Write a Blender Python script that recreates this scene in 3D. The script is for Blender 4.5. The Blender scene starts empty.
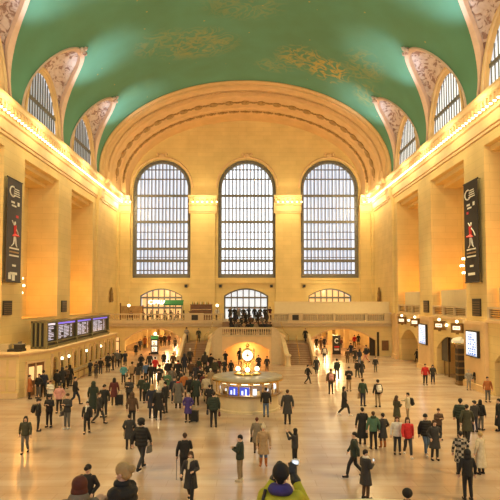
import bpy, bmesh, math, random
from mathutils import Vector, Matrix, noise
PI=math.pi; sin=math.sin; cos=math.cos; R=math.radians
random.seed(7)
SC=bpy.context.scene; COL=SC.collection
# ------------------------------------------------------------------ materials
MATS={}
def mat(name,col,rough=.6,metal=0,emit=None,es=0,bump=0,bscale=8,vary=0,vscale=3,bricks=None,spec=.5,coat=0):
    if name in MATS: return MATS[name]
    m=bpy.data.materials.new(name); m.use_nodes=True; nt=m.node_tree; N=nt.nodes; L=nt.links
    b=N['Principled BSDF']; b.inputs['Base Color'].default_value=(*col,1); b.inputs['Roughness'].default_value=rough
    b.inputs['Metallic'].default_value=metal; b.inputs['Specular IOR Level'].default_value=spec
    if coat: b.inputs['Coat Weight'].default_value=coat
    if emit: b.inputs['Emission Color'].default_value=(*emit,1); b.inputs['Emission Strength'].default_value=es
    tc=N.new('ShaderNodeTexCoord'); cur=None
    if bricks:
        bw,bh,mo,dark=bricks
        sx=N.new('ShaderNodeSeparateXYZ'); L.new(tc.outputs['Object'],sx.inputs[0])
        ad=N.new('ShaderNodeMath'); L.new(sx.outputs[0],ad.inputs[0]); L.new(sx.outputs[1],ad.inputs[1])
        cx=N.new('ShaderNodeCombineXYZ'); L.new(ad.outputs[0],cx.inputs[0]); L.new(sx.outputs[2],cx.inputs[1])
        br=N.new('ShaderNodeTexBrick'); L.new(cx.outputs[0],br.inputs['Vector'])
        br.inputs['Scale'].default_value=1; br.inputs['Brick Width'].default_value=bw; br.inputs['Row Height'].default_value=bh
        br.inputs['Mortar Size'].default_value=mo; br.inputs['Mortar Smooth'].default_value=.3
        br.inputs['Color1'].default_value=(*col,1); br.inputs['Color2'].default_value=(*[c*(1-dark*.6) for c in col],1)
        br.inputs['Mortar'].default_value=(*[c*(1-dark*2.2) for c in col],1)
        cur=br.outputs['Color']
    if vary:
        no=N.new('ShaderNodeTexNoise'); no.inputs['Scale'].default_value=vscale; no.inputs['Detail'].default_value=5
        L.new(tc.outputs['Object'],no.inputs['Vector'])
        mx=N.new('ShaderNodeMix'); mx.data_type='RGBA'; mx.blend_type='MULTIPLY'; mx.inputs[0].default_value=1
        rp=N.new('ShaderNodeValToRGB'); rp.color_ramp.elements[0].position=.3; rp.color_ramp.elements[1].position=.7
        rp.color_ramp.elements[0].color=(1-vary,1-vary*1.1,1-vary*1.3,1); rp.color_ramp.elements[1].color=(1,1,1,1)
        L.new(no.outputs['Fac'],rp.inputs[0])
        if cur: L.new(cur,mx.inputs[6])
        else: mx.inputs[6].default_value=(*col,1)
        L.new(rp.outputs[0],mx.inputs[7]); cur=mx.outputs[2]
    if cur: L.new(cur,b.inputs['Base Color'])
    if bump:
        n2=N.new('ShaderNodeTexNoise'); n2.inputs['Scale'].default_value=bscale; n2.inputs['Detail'].default_value=4
        L.new(tc.outputs['Object'],n2.inputs['Vector'])
        bp=N.new('ShaderNodeBump'); bp.inputs['Strength'].default_value=bump; bp.inputs['Distance'].default_value=.05
        L.new(n2.outputs['Fac'],bp.inputs['Height']); L.new(bp.outputs[0],b.inputs['Normal'])
    MATS[name]=m; return m
STONE=(.84,.64,.29)
M_wall=mat('caen_stone',STONE,.75,vary=.12,vscale=.5,bricks=(2.4,.62,.012,.10))
M_trim=mat('cut_stone',(.80,.56,.30),.65,vary=.1,vscale=1.5)
M_arch=mat('arch_plaster',(.80,.52,.26),.75,vary=.12,vscale=.8,bump=.2,bscale=5)
M_relief=mat('gilded_relief',(.52,.32,.13),.5,.2,vary=.3,vscale=4)
M_pale=mat('pale_board',(.88,.76,.50),.8,vary=.05)
M_marble=mat('marble_counter',(.66,.53,.33),.35,vary=.18,vscale=1.2)
M_step=mat('stair_stone',(.34,.21,.12),.6,vary=.15)
M_bal=mat('balustrade_stone',(.66,.51,.31),.6,vary=.1)
M_dark=mat('dark_bronze',(.045,.035,.025),.45,.5)
M_bronze=mat('bronze',(.30,.19,.08),.4,.7,vary=.3)
M_brass=mat('polished_brass',(.85,.58,.20),.22,1)
M_steel=mat('window_iron',(.20,.19,.17),.55,.3)
M_black=mat('black_panel',(.02,.018,.016),.5)
M_wood=mat('walnut_wood',(.22,.10,.04),.45,vary=.3)
M_green=mat('green_metal',(.22,.20,.10),.5,.3)
M_bulb=mat('lamp_bulb',(1,.9,.7),.5,emit=(1,.80,.45),es=4.5)
M_globe=mat('lamp_globe',(1,.9,.75),.4,emit=(1,.82,.5),es=5)
M_clock=mat('opal_clock_face',(1,.95,.85),.3,emit=(1,.88,.66),es=1.05)
M_glass_far=mat('daylit_window_glass',(.7,.75,.8),.2,emit=(.84,.90,1),es=1.7)
M_glass_side=mat('overcast_window_glass',(.6,.65,.7),.2,emit=(.76,.83,1),es=.95)
M_glass_low=mat('daylit_lower_glass',(.7,.75,.8),.2,emit=(.85,.92,1),es=.72)
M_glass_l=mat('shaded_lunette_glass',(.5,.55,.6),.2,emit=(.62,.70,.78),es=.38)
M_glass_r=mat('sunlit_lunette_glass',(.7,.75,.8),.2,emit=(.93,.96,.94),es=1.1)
M_warmglass=mat('amber_lit_glass',(.9,.6,.3),.2,emit=(1,.62,.25),es=.7)
M_red=mat('red_paint',(.6,.03,.03),.6)
M_white=mat('white_print',(.85,.83,.78),.6)
M_banner=mat('banner_cloth_slate',(.085,.075,.085),.8)
M_banner2=mat('banner_cloth_black',(.03,.022,.02),.8)
M_screen=mat('lit_screen',(.7,.8,.9),.3,emit=(.72,.84,1),es=.95)
M_scrblue=mat('screen_blue_print',(.05,.15,.6),.3,emit=(.08,.25,.8),es=.5)
M_deepblue=mat('booth_blue_display',(.03,.05,.4),.3,emit=(.06,.10,.75),es=.7); M_roof=mat('weathered_booth_roof',(.36,.32,.22),.35,vary=.3,vscale=2)
M_disp=mat('board_display',(.012,.01,.012),.35)
M_dtext=mat('board_letters',(.8,.8,1),.4,emit=(.78,.78,1),es=.8)
M_dpurple=mat('board_header',(.2,.15,.7),.4,emit=(.22,.16,.85),es=.9)
# floor
def floor_mat():
    m=bpy.data.materials.new('tennessee_marble_floor'); m.use_nodes=True; nt=m.node_tree; N=nt.nodes; L=nt.links; b=N['Principled BSDF']
    tc=N.new('ShaderNodeTexCoord'); br=N.new('ShaderNodeTexBrick'); L.new(tc.outputs['Object'],br.inputs['Vector'])
    br.inputs['Scale'].default_value=1; br.inputs['Brick Width'].default_value=1.9; br.inputs['Row Height'].default_value=.75; br.inputs['Mortar Size'].default_value=.008
    br.inputs['Color1'].default_value=(.53,.415,.33,1); br.inputs['Color2'].default_value=(.47,.36,.28,1); br.inputs['Mortar'].default_value=(.36,.25,.17,1)
    no=N.new('ShaderNodeTexNoise'); no.inputs['Scale'].default_value=.45; no.inputs['Detail'].default_value=6; L.new(tc.outputs['Object'],no.inputs['Vector'])
    mp=N.new('ShaderNodeMapping'); mp.inputs['Scale'].default_value=(.5,1.6,1); L.new(tc.outputs['Object'],mp.inputs[0]); L.new(mp.outputs[0],no.inputs['Vector'])
    rp=N.new('ShaderNodeValToRGB'); rp.color_ramp.elements[0].position=.35; rp.color_ramp.elements[0].color=(.82,.72,.64,1); rp.color_ramp.elements[1].position=.62; rp.color_ramp.elements[1].color=(1.0,1.0,1.0,1)
    L.new(no.outputs['Fac'],rp.inputs[0])
    mx=N.new('ShaderNodeMix'); mx.data_type='RGBA'; mx.blend_type='MULTIPLY'; mx.inputs[0].default_value=1
    L.new(br.outputs['Color'],mx.inputs[6]); L.new(rp.outputs[0],mx.inputs[7]); L.new(mx.outputs[2],b.inputs['Base Color'])
    b.inputs['Roughness'].default_value=.22
    return m
M_floor=floor_mat()
def ceil_mat():
    m=bpy.data.materials.new('painted_zodiac_vault'); m.use_nodes=True; nt=m.node_tree; N=nt.nodes; L=nt.links; b=N['Principled BSDF']
    b.inputs['Roughness'].default_value=.8
    tc=N.new('ShaderNodeTexCoord'); no=N.new('ShaderNodeTexNoise'); no.inputs['Scale'].default_value=.22; no.inputs['Detail'].default_value=7; L.new(tc.outputs['Object'],no.inputs['Vector'])
    rp=N.new('ShaderNodeValToRGB'); rp.color_ramp.elements[0].position=.3; rp.color_ramp.elements[0].color=(.107,.27,.165,1); rp.color_ramp.elements[1].position=.72; rp.color_ramp.elements[1].color=(.118,.33,.24,1)
    L.new(no.outputs['Fac'],rp.inputs[0])
    # gold figures: vein-like lines limited to a few elliptical areas
    wv=N.new('ShaderNodeTexNoise'); wv.inputs['Scale'].default_value=.6; wv.inputs['Detail'].default_value=4; wv.inputs['Distortion'].default_value=1.5; L.new(tc.outputs['Object'],wv.inputs['Vector'])
    ln=N.new('ShaderNodeValToRGB'); e=ln.color_ramp.elements; e[0].position=.42; e[0].color=(0,0,0,1); e[1].position=.5; e[1].color=(1,1,1,1); x=e.new(.58); x.color=(0,0,0,1)
    L.new(wv.outputs['Fac'],ln.inputs[0])
    tot=None
    for (cx,cy,rx,ry,ang,amp) in FIGS:
        mp=N.new('ShaderNodeMapping'); mp.vector_type='TEXTURE'; mp.inputs['Location'].default_value=(cx,cy,0); mp.inputs['Rotation'].default_value=(0,0,ang); mp.inputs['Scale'].default_value=(rx,ry,1000)
        L.new(tc.outputs['Object'],mp.inputs[0])
        ln_=N.new('ShaderNodeVectorMath'); ln_.operation='LENGTH'; L.new(mp.outputs[0],ln_.inputs[0])
        mr=N.new('ShaderNodeMapRange'); mr.inputs[1].default_value=.6; mr.inputs[2].default_value=1.1; mr.inputs[3].default_value=amp; mr.inputs[4].default_value=0; L.new(ln_.outputs['Value'],mr.inputs[0])
        if tot is None: tot=mr.outputs[0]
        else:
            a=N.new('ShaderNodeMath'); a.operation='MAXIMUM'; L.new(tot,a.inputs[0]); L.new(mr.outputs[0],a.inputs[1]); tot=a.outputs[0]
    mu=N.new('ShaderNodeMath'); mu.operation='MULTIPLY'; L.new(tot,mu.inputs[0]); L.new(ln.outputs[0],mu.inputs[1])
    vo=N.new('ShaderNodeTexVoronoi'); vo.inputs['Scale'].default_value=.55; L.new(tc.outputs['Object'],vo.inputs['Vector'])
    st=N.new('ShaderNodeMath'); st.operation='LESS_THAN'; st.inputs[1].default_value=.05; L.new(vo.outputs['Distance'],st.inputs[0])
    s2=N.new('ShaderNodeMath'); s2.operation='MULTIPLY'; s2.inputs[1].default_value=.7; L.new(st.outputs[0],s2.inputs[0])
    m2=N.new('ShaderNodeMath'); m2.operation='MAXIMUM'; L.new(mu.outputs[0],m2.inputs[0]); L.new(s2.outputs[0],m2.inputs[1])
    mx=N.new('ShaderNodeMix'); mx.data_type='RGBA'; L.new(m2.outputs[0],mx.inputs[0]); L.new(rp.outputs[0],mx.inputs[6]); mx.inputs[7].default_value=(.62,.42,.09,1)
    L.new(mx.outputs[2],b.inputs['Base Color']); return m
FIGS=[(6.5,60,3.2,3.0,.3,.6),(9.5,61,2.6,3,.2,.9),(3.5,63,2.5,2,0,.25),(-5,57,4.5,3.5,.2,.35),(-8.5,55,3,2.6,0,.25),(0,50,4,3,0,.2),(12.5,57,2.2,4,0,.3),(14,62,1.6,3,0,.35)]
M_ceil=ceil_mat()
def sail_mat():
    m=bpy.data.materials.new('stucco_relief_sail'); m.use_nodes=True; nt=m.node_tree; N=nt.nodes; L=nt.links; b=N['Principled BSDF']; b.inputs['Roughness'].default_value=.7
    tc=N.new('ShaderNodeTexCoord'); no=N.new('ShaderNodeTexNoise'); no.inputs['Scale'].default_value=1.7; no.inputs['Detail'].default_value=5; no.inputs['Distortion'].default_value=1.2; L.new(tc.outputs['Object'],no.inputs['Vector'])
    rp=N.new('ShaderNodeValToRGB'); e=rp.color_ramp.elements; e[0].position=.40; e[0].color=(.40,.24,.21,1); e[1].position=.47; e[1].color=(.76,.60,.58,1); q=e.new(.62); q.color=(.84,.70,.68,1)
    L.new(no.outputs['Fac'],rp.inputs[0]); L.new(rp.outputs[0],b.inputs['Base Color'])
    bp=N.new('ShaderNodeBump'); bp.inputs['Strength'].default_value=.8; bp.inputs['Distance'].default_value=.3; L.new(no.outputs['Fac'],bp.inputs['Height']); L.new(bp.outputs[0],b.inputs['Normal'])
    return m
M_sail=sail_mat()
M_rib=mat('pink_plaster_rib',(.78,.55,.44),.7,vary=.1)
# ------------------------------------------------------------------ mesh helpers
class MB:
    def __init__(s): s.v=[]; s.f=[]; s.m=[]
    def add(s,vs,fs,mi=0):
        o=len(s.v); s.v+= [tuple(v) for v in vs]; s.f+=[tuple(i+o for i in f) for f in fs]; s.m+=[mi]*len(fs); return s
    def box(s,x0,x1,y0,y1,z0,z1,mi=0):
        return s.add([(x0,y0,z0),(x1,y0,z0),(x1,y1,z0),(x0,y1,z0),(x0,y0,z1),(x1,y0,z1),(x1,y1,z1),(x0,y1,z1)],
              [(0,3,2,1),(4,5,6,7),(0,1,5,4),(1,2,6,5),(2,3,7,6),(3,0,4,7)],mi)
    def prism(s,pts,z0,z1,mi=0):
        n=len(pts); return s.add([(x,y,z0) for x,y in pts]+[(x,y,z1) for x,y in pts],[tuple(range(n))[::-1],tuple(range(n,2*n))]+[(i,(i+1)%n,n+(i+1)%n,n+i) for i in range(n)],mi)
    def lathe(s,prof,c=(0,0,0),n=24,mi=0,a0=0,a1=2*PI,close=True):
        vs=[];fs=[];full=abs(a1-a0-2*PI)<1e-6; k=n if full else n+1
        for r,z in prof:
            for i in range(k):
                a=a0+(a1-a0)*i/n; vs.append((c[0]+r*cos(a),c[1]+r*sin(a),c[2]+z))
        for j in range(len(prof)-1):
            for i in range(n):
                i2=(i+1)%k; fs.append((j*k+i,j*k+i2,(j+1)*k+i2,(j+1)*k+i))
        if close and full:
            fs.append(tuple(range(k))[::-1]); fs.append(tuple(range((len(prof)-1)*k,len(prof)*k)))
        return s.add(vs,fs,mi)
    def cyl(s,p,q,r0,r1=None,n=8,mi=0):
        if r1 is None: r1=r0
        p=Vector(p);q=Vector(q);d=(q-p).normalized(); a=d.orthogonal().normalized(); b=d.cross(a)
        vs=[p+(a*cos(2*PI*i/n)+b*sin(2*PI*i/n))*r0 for i in range(n)]+[q+(a*cos(2*PI*i/n)+b*sin(2*PI*i/n))*r1 for i in range(n)]
        return s.add(vs,[(i,(i+1)%n,n+(i+1)%n,n+i) for i in range(n)]+[tuple(range(n))[::-1],tuple(range(n,2*n))],mi)
    def tube(s,pts,r,n=6,mi=0):
        for a,b in zip(pts,pts[1:]): s.cyl(a,b,r,r,n,mi)
        return s
    def sphere(s,c,r,n=12,mi=0,sc=(1,1,1)):
        vs=[(c[0],c[1],c[2]-r*sc[2])]; h=n//2
        for j in range(1,h):
            p=-PI/2+PI*j/h
            for i in range(n):
                a=2*PI*i/n; vs.append((c[0]+r*sc[0]*cos(p)*cos(a),c[1]+r*sc[1]*cos(p)*sin(a),c[2]+r*sc[2]*sin(p)))
        vs.append((c[0],c[1],c[2]+r*sc[2])); t=len(vs)-1; fs=[]
        for i in range(n):
            fs.append((0,1+(i+1)%n,1+i)); fs.append((t,1+(h-2)*n+i,1+(h-2)*n+(i+1)%n))
            for j in range(h-2): fs.append((1+j*n+i,1+j*n+(i+1)%n,1+(j+1)*n+(i+1)%n,1+(j+1)*n+i))
        return s.add(vs,fs,mi)
    def sweep(s,prof,path,mi=0,cap=True):
        # prof: (d,z) pairs ; path: list of (origin x,y, outward nx,ny)
        k=len(prof); vs=[]
        for (x,y,nx,ny) in path:
            for d,z in prof: vs.append((x+nx*d,y+ny*d,z))
        fs=[(j*k+i,j*k+i+1,(j+1)*k+i+1,(j+1)*k+i) for j in range(len(path)-1) for i in range(k-1)]
        if cap: fs+= [tuple(range(k)),tuple(range((len(path)-1)*k,len(path)*k))[::-1]]
        return s.add(vs,fs,mi)
    def build(s,name,mats,parent=None,smooth=False,fix=True):
        me=bpy.data.meshes.new(name); me.from_pydata(s.v,[],s.f)
        if not isinstance(mats,(list,tuple)): mats=[mats]
        for m in mats: me.materials.append(m)
        me.polygons.foreach_set('material_index',s.m)
        if smooth: me.polygons.foreach_set('use_smooth',[True]*len(me.polygons))
        if fix:
            bm=bmesh.new(); bm.from_mesh(me); bmesh.ops.recalc_face_normals(bm,faces=bm.faces); bm.to_mesh(me); bm.free()
        me.update(); o=bpy.data.objects.new(name,me); COL.objects.link(o)
        if parent: o.parent=parent
        return o
def empty(name,loc=(0,0,0),rz=0,parent=None):
    o=bpy.data.objects.new(name,None); COL.objects.link(o); o.location=loc; o.rotation_euler=(0,0,rz); o.empty_display_size=.2
    if parent: o.parent=parent
    return o
def tag(o,label=None,cat=None,group=None,kind=None):
    if label: o['label']=label
    if cat: o['category']=cat
    if group: o['group']=group
    if kind: o['kind']=kind
    return o
def struct(o,label=None,cat=None):
    o['kind']='structure'
    if label: o['label']=label; o['category']=cat
    return o
def dup(o,loc=None,rz=None,parent=None,name=None):
    c=o.copy(); COL.objects.link(c)
    if loc is not None: c.location=loc
    if rz is not None: c.rotation_euler[2]=rz
    if parent is not None: c.parent=parent
    for ch in list(o.children): dup(ch,parent=c)
    return c
# ------------------------------------------------------------------ camera
CAMP=Vector((.2,0,7)); PITCH=R(3); LENS=39.46; SHX=.0065; SHY=.0426
cam=bpy.data.cameras.new('camera'); cam.lens=LENS; cam.sensor_width=36; cam.shift_x=SHX; cam.shift_y=SHY; cam.clip_end=400
co=bpy.data.objects.new('camera',cam); COL.objects.link(co); co.location=CAMP; co.rotation_euler=(PI/2+PITCH,0,0); SC.camera=co
def ray(u,v):
    x=((u-250)/500+SHX)*36/LENS; y=((250-v)/500+SHY)*36/LENS
    d=Vector((x,1,y)); d=Vector((x,cos(PITCH)-y*sin(PITCH),sin(PITCH)+y*cos(PITCH))); return d
def onz(u,v,z=0):
    d=ray(u,v); t=(z-7)/d.z; return CAMP+d*t
def ony(u,v,Y):
    d=ray(u,v); return CAMP+d*(Y/d.y)
def onx(u,v,X):
    d=ray(u,v); return CAMP+d*((X-CAMP.x)/d.x)
SC.view_settings.view_transform='Standard'; SC.view_settings.look='None'; SC.view_settings.gamma=1; SC.view_settings.use_curve_mapping=False
# ================================================================== SETTING
HW=18.3; YF=79.0; YB=68.0; ZC=22.0; ZE=23.5; EB=11.2; Y0=-6
struct(MB().box(-24,24,-8,YF+45,-.3,0).build('floor',M_floor))
def arch_wall(mb,P,u0,u1,z0,z1,holes,depth,n=24,mi=0):
    def top(h,u):
        ua,ub,zb,zs,ri=h; c=(ua+ub)/2; w=(ub-ua)/2; t=max(0,1-((u-c)/w)**2); return zs+ri*math.sqrt(t) if ri<=w*1.01 and ri>w*.5 else zs+ri*(1-((u-c)/w)**2)
    us={round(u0,4),round(u1,4)}
    for h in holes:
        w=(h[1]-h[0])/2; c=(h[0]+h[1])/2
        for i in range(n+1): us.add(round(c-w*cos(PI*i/n),4))
    us=sorted(us)
    for a,b in zip(us,us[1:]):
        m=(a+b)/2; hs=sorted([h for h in holes if h[0]<m<h[1]],key=lambda h:h[2]); za=zb=z0
        for h in hs:
            if h[2]>za+1e-4: mb.add([P(a,za,0),P(b,zb,0),P(b,h[2],0),P(a,h[2],0)],[(0,1,2,3)],mi)
            ta,tb=top(h,a),top(h,b)
            mb.add([P(a,ta,0),P(b,tb,0),P(b,tb,depth),P(a,ta,depth)],[(0,1,2,3)],mi)
            if h[2]>z0: mb.add([P(a,h[2],0),P(b,h[2],0),P(b,h[2],depth),P(a,h[2],depth)],[(0,1,2,3)],mi)
            za,zb=ta,tb
        mb.add([P(a,za,0),P(b,zb,0),P(b,z1,0),P(a,z1,0)],[(0,1,2,3)],mi)
    for h in holes:
        for u in h[:2]: mb.add([P(u,h[2],0),P(u,h[3],0),P(u,h[3],depth),P(u,h[2],depth)],[(0,1,2,3)],mi)
    return mb
# far wall ------------------------------------------------------------
WX=(-12.15,0.25,12.25)
PF=lambda u,z,d:(u,YF+d,z)
big=[(x-4.2,x+4.2,10.2,23.3,4.2) for x in WX]
low=[(-15.2,-9.1,4.3,7.6,1.05),(-3.1,3.3,4.3,7.6,1.1),(9.1,15.3,4.3,7.6,1.05)]
struct(arch_wall(MB(),PF,-19,19,4.2,36,big+low,1.2).build('wall_far',M_wall,fix=False))
# pilasters between windows, sill course
t=MB()
for a,b in ((-8.05,-4.2),(4.2,7.95)):
    t.box(a+.15,b-.15,YF-.45,YF,4.3,20.1); t.box(a,b,YF-.6,YF,4.3,5.2); t.box(a,b,YF-.55,YF,19.9,20.3)
for a,b in ((-18.3,-16.6),(16.55,18.3)): t.box(a,b,YF-.45,YF,4.3,20.1)
t.box(-18.3,18.3,YF-.25,YF,9.4,9.75)
struct(t.build('trim_1',M_wall),'stone pilasters rising between the tall far windows','pilaster')
PROF=[(0,19.5),(.14,19.55),(.14,19.75),(.26,19.8),(.26,20.6),(.4,20.7),(.4,20.95),(.42,21.35),(1.0,21.42),(1.0,21.55),(1.15,21.75),(1.15,21.95),(0,22.15)]
def cornice(name,path,label,bulbs,dent):
    o=struct(MB().sweep(PROF,path).build(name,M_trim),label,'cornice')
    return o
def dentils(o,pts,nx,ny):
    m=MB()
    for x,y in pts:
        a=.15; px,py=x+nx*.4,y+ny*.4; qx,qy=x+nx*1.0,y+ny*1.0
        tx,ty=abs(ny)*a,abs(nx)*a
        m.box(min(px,qx)-tx,max(px,qx)+tx,min(py,qy)-ty,max(py,qy)+ty,21.0,21.4)
    d=m.build('dentil_band',M_trim,o); d['kind']='stuff'
bulb=None
def bulbs(o,pts):
    global bulb
    for p in pts:
        if bulb is None:
            bulb=MB().sphere((0,0,0),.13,8).build('bulb',M_bulb,o,True); bulb.location=p
        else:
            c=bulb.copy(); COL.objects.link(c); c.parent=o; c.location=p
for sgn,side in ((-1,'left'),(1,'right')):
    nx=-sgn; X=sgn*HW
    path=[(X,Y0,nx,0),(X,67,nx,0),(X+nx*.35,67,nx,0),(X+nx*.35,68.4,nx,0),(X,68.4,nx,0),(X,77.4,nx,0)]
    o=cornice('trim_2' if sgn<0 else 'trim_3',path,'lamp-lit stone cornice running along the %s wall'%side,0,0)
    ys=[30+i*.62 for i in range(76)]
    dentils(o,[(X,y) for y in ys],nx,0)
    bulbs(o,[(X+nx*.72,30.31+i*.62,21.0) for i in range(76)])
for i,(a,b) in enumerate(((-18.3,-16.5),(-8.15,-4.1),(4.1,8.05),(16.45,18.3))):
    o=struct(MB().sweep(PROF,[(a,YF-.45,0,-1),(b,YF-.45,0,-1)]).build('trim_%d'%(4+i),M_trim),'lit capital over far wall pilaster','capital')
    n=max(3,int((b-a)/.6)); xs=[a+.3+(b-a-.6)*k/(n-1) for k in range(n)]
    dentils(o,[(x,YF-.45) for x in xs],0,-1); bulbs(o,[(x+.3,YF-1.1,21.05) for x in xs])
# side walls ----------------------------------------------------------
OPEN=[(-4,4.9),(8.8,17.1),(21,29.2),(33.1,41.3),(45.2,53.5),(57.4,65.6)]
for sgn,side in ((-1,'left'),(1,'right')):
    P=lambda u,z,d:(sgn*(HW+d),u,z)
    w=MB(); TOP=18.75; LED=5.4
    e=[Y0]+[q for o in OPEN for q in o]+[YF]
    for a,b in zip(e[0::2],e[1::2]):
        x0,x1=sorted((sgn*HW,sgn*(HW+3)))
        w.box(x0,x1,a,b,LED,TOP)
    w.box(*sorted((sgn*HW,sgn*(HW+3.2))),Y0,YF,TOP,19.6)
    w.box(*sorted((sgn*(HW+3),sgn*(HW+3.4))),Y0,YF,LED,TOP)
    w.box(*sorted((sgn*(HW+.05),sgn*(HW+3))),Y0,68,4.9,LED)
    if sgn<0: w.box(-HW-.6,-HW,Y0,YF,0,LED)
    struct(w.build('wall_'+side,M_wall))
    # stepped lintel moulding and pilaster strips
    t=MB()
    for a,b in OPEN[3:]:
        x0,x1=sorted((sgn*(HW+.5),sgn*(HW+3)))
        t.box(x0,x1,a,b,18.35,18.76); x0,x1=sorted((sgn*(HW+1.3),sgn*(HW+3))); t.box(x0,x1,a,b,18.0,18.36)
    for a,b in ((66.9,68.4),(77.6,79)):
        x0,x1=sorted((sgn*(HW-.3),sgn*HW)); t.box(x0,x1,a,b,4.3 if a>67 else 5.4,19.6)
    struct(t.build('trim_8' if sgn<0 else 'trim_9',M_wall),'stepped stone lintels in the %s wall openings'%side,'lintel')
    # iron grilles on recess backs
    for a,b in OPEN[3:]:
        g=MB(); X=sgn*(HW+2.97)
        for k in range(7): g.box(*sorted((X,X-sgn*.08)),a+.6+k*.3-.04,a+.6+k*.3+.04,6.2,16.2)
        for k in range(12): g.box(*sorted((X,X-sgn*.06)),a+.5,a+2.5,6.2+k*.9,6.28+k*.9)
        g.box(*sorted((X+sgn*.02,X-sgn*.02)),a+.5,a+2.5,6.2,16.2)
        n='window_%d'%(20+OPEN.index((a,b))+(0 if sgn<0 else 6))
        struct(g.build(n,M_dark),'dark iron grille window inside a %s wall recess'%side,'grille')
# ceiling -------------------------------------------------------------
LC=[.5,12.7,24.9,37.1,49.3,61.5]; LH=5.3; LR=7.9
def z2t(z): return z-ZE if z<ZE else math.asin(min(1,(z-ZE)/EB))
def vp(sg,t,Y,off=0):
    return (sg*(HW-off),Y,ZE+t) if t<0 else (sg*(HW-off)*cos(t),Y,ZE+(EB-off)*sin(t))
def zstart(Y):
    for c in LC:
        q=(Y-c)/LH
        if abs(q)<1: return ZC+LR*(1-abs(q)**2.35)
    return ZC
ys=[]
y=Y0
ys={float(Y0),YB}
for c in LC:
    for i in range(41): ys.add(round(c-LH*cos(PI*i/40),3))
ys=sorted(y for y in ys if Y0<=y<=YB)
m=MB(); K=70; vs=[]; fs=[]
TG=[-1.5,-1,-.5]+[PI/2*j/K for j in range(K+1)]
for y in ys:
    t0=z2t(zstart(y)); tt=[max(t0,t) for t in TG]
    vs+=[vp(-1,t,y) for t in tt]+[vp(1,t,y) for t in tt[-2::-1]]
W=2*len(TG)-1
for i in range(len(ys)-1):
    for j in range(W-1): fs.append((i*W+j,i*W+j+1,(i+1)*W+j+1,(i+1)*W+j))
m.add(vs,fs); ce=m.build('ceiling',M_ceil,fix=False); struct(ce)
bm=bmesh.new(); bm.from_mesh(ce.data); bmesh.ops.remove_doubles(bm,verts=bm.verts,dist=.002); bmesh.ops.dissolve_degenerate(bm,dist=.001,edges=bm.edges)
for f in bm.faces: f.smooth=True
bm.to_mesh(ce.data); bm.free()
# lunettes
wn=4
for sg,side in ((-1,'left'),(1,'right')):
    for c in LC[2:]:
        lab=['third','third','third','third','nearer','farther'][LC.index(c)]
        T=[PI*i/48 for i in range(49)]
        B=[]; A=[]
        for tt in T:
            B.append(Vector(vp(sg,z2t(ZC+LR*(1-abs(cos(tt))**2.35)),c-LH*cos(tt))))
            A.append(Vector((sg*(HW+.05),c-4.25*cos(tt),ZC+6.05*sin(tt))))
        m=MB(); G=16; vs=[]; fs=[]
        for i,tt in enumerate(T):
            for j in range(G+1):
                f=j/G; p=B[i].lerp(A[i],f); 
                p+=Vector((sg*.6,0,.5))*sin(PI*f)*sin(tt)
                if 2<=j<=G-2 and 2<i<46:
                    h=noise.noise(p*1.7)*.28; p+=Vector((-sg*.7,0,-.7))*h
                vs.append(p)
        for i in range(48):
            for j in range(G): fs.append((i*(G+1)+j,i*(G+1)+j+1,(i+1)*(G+1)+j+1,(i+1)*(G+1)+j))
        m.add(vs,fs)
        so=struct(m.build('trim_%d'%(10+wn),M_sail,smooth=True,fix=False),'pink stucco relief vault sail over lunette window on %s side'%side,'vault sail')
        # pink rib along the edge and finial cartouche
        r=MB()
        k=len(B)
        for i in range(k-1):
            for (P0,P1) in ((B[i],B[i+1]),):
                n0=(A[i]-B[i]).normalized()*.42; n1=(A[i+1]-B[i+1]).normalized()*.42; dn=Vector((-sg*.12,0,-.14))
                r.add([P0-n0*.15+dn,P0+n0+dn,P1+n1+dn,P1-n1*.15+dn,P0-n0*.2,P1-n1*.2,P0+n0-dn,P1+n1-dn],[(0,1,2,3),(0,3,5,4),(1,6,7,2)])
        r.build('edge_rib',M_rib,so,fix=False)
        f=MB(); tip=B[24]; d=Vector((-sg*.5,0,-.2))
        d=d*.6; f.sphere(tip+d*.5,.34,8,sc=(.7,1,1)); f.sphere(tip+d*.5+Vector((-sg*.2,0,.25)),.22,8); f.sphere(tip+d*.7+Vector((0,.42,0)),.24,6); f.sphere(tip+d*.7+Vector((0,-.42,0)),.24,6)
        f.cyl(tip+d*.5,tip+d*.5+Vector((-sg*.45,0,.4)),.16,.05,6)
        f.build('cartouche',M_sail,so,True)
        # window
        wo=MB(); X=sg*(HW+.3); inner=[(c-3.85*cos(tt),ZC+5.6*sin(tt)) for tt in T]; outer=[(p.y,p.z) for p in A]
        for i in range(48):
            a0,a1=outer[i],outer[i+1]; b0,b1=inner[i],inner[i+1]; xa=sg*(HW+.05)
            wo.add([(xa,*a0),(xa,*a1),(X,*b1),(X,*b0)],[(0,1,2,3)])
            wo.cyl((xa-sg*.05,*a0),(xa-sg*.05,*a1),.15,.15,6)
        w=struct(wo.build('window_%d'%wn,M_trim,fix=False),'lunette window under the vault, %s side'%side,'window')
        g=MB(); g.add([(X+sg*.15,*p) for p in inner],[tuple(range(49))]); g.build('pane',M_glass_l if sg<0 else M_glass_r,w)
        b=MB(); bars=13
        for k in range(1,bars):
            yy=c-3.85+7.7*k/bars; q=(yy-c)/3.85; zt=ZC+5.6*math.sqrt(max(0,1-q*q)); b.box(X-.05,X+.05,yy-.033,yy+.033,ZC,zt)
        b.box(X-.08,X+.08,c-3.5,c+3.5,ZC+2.5,ZC+2.8)
        b.build('glazing_bars',M_steel,w)
        wn+=1
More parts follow.
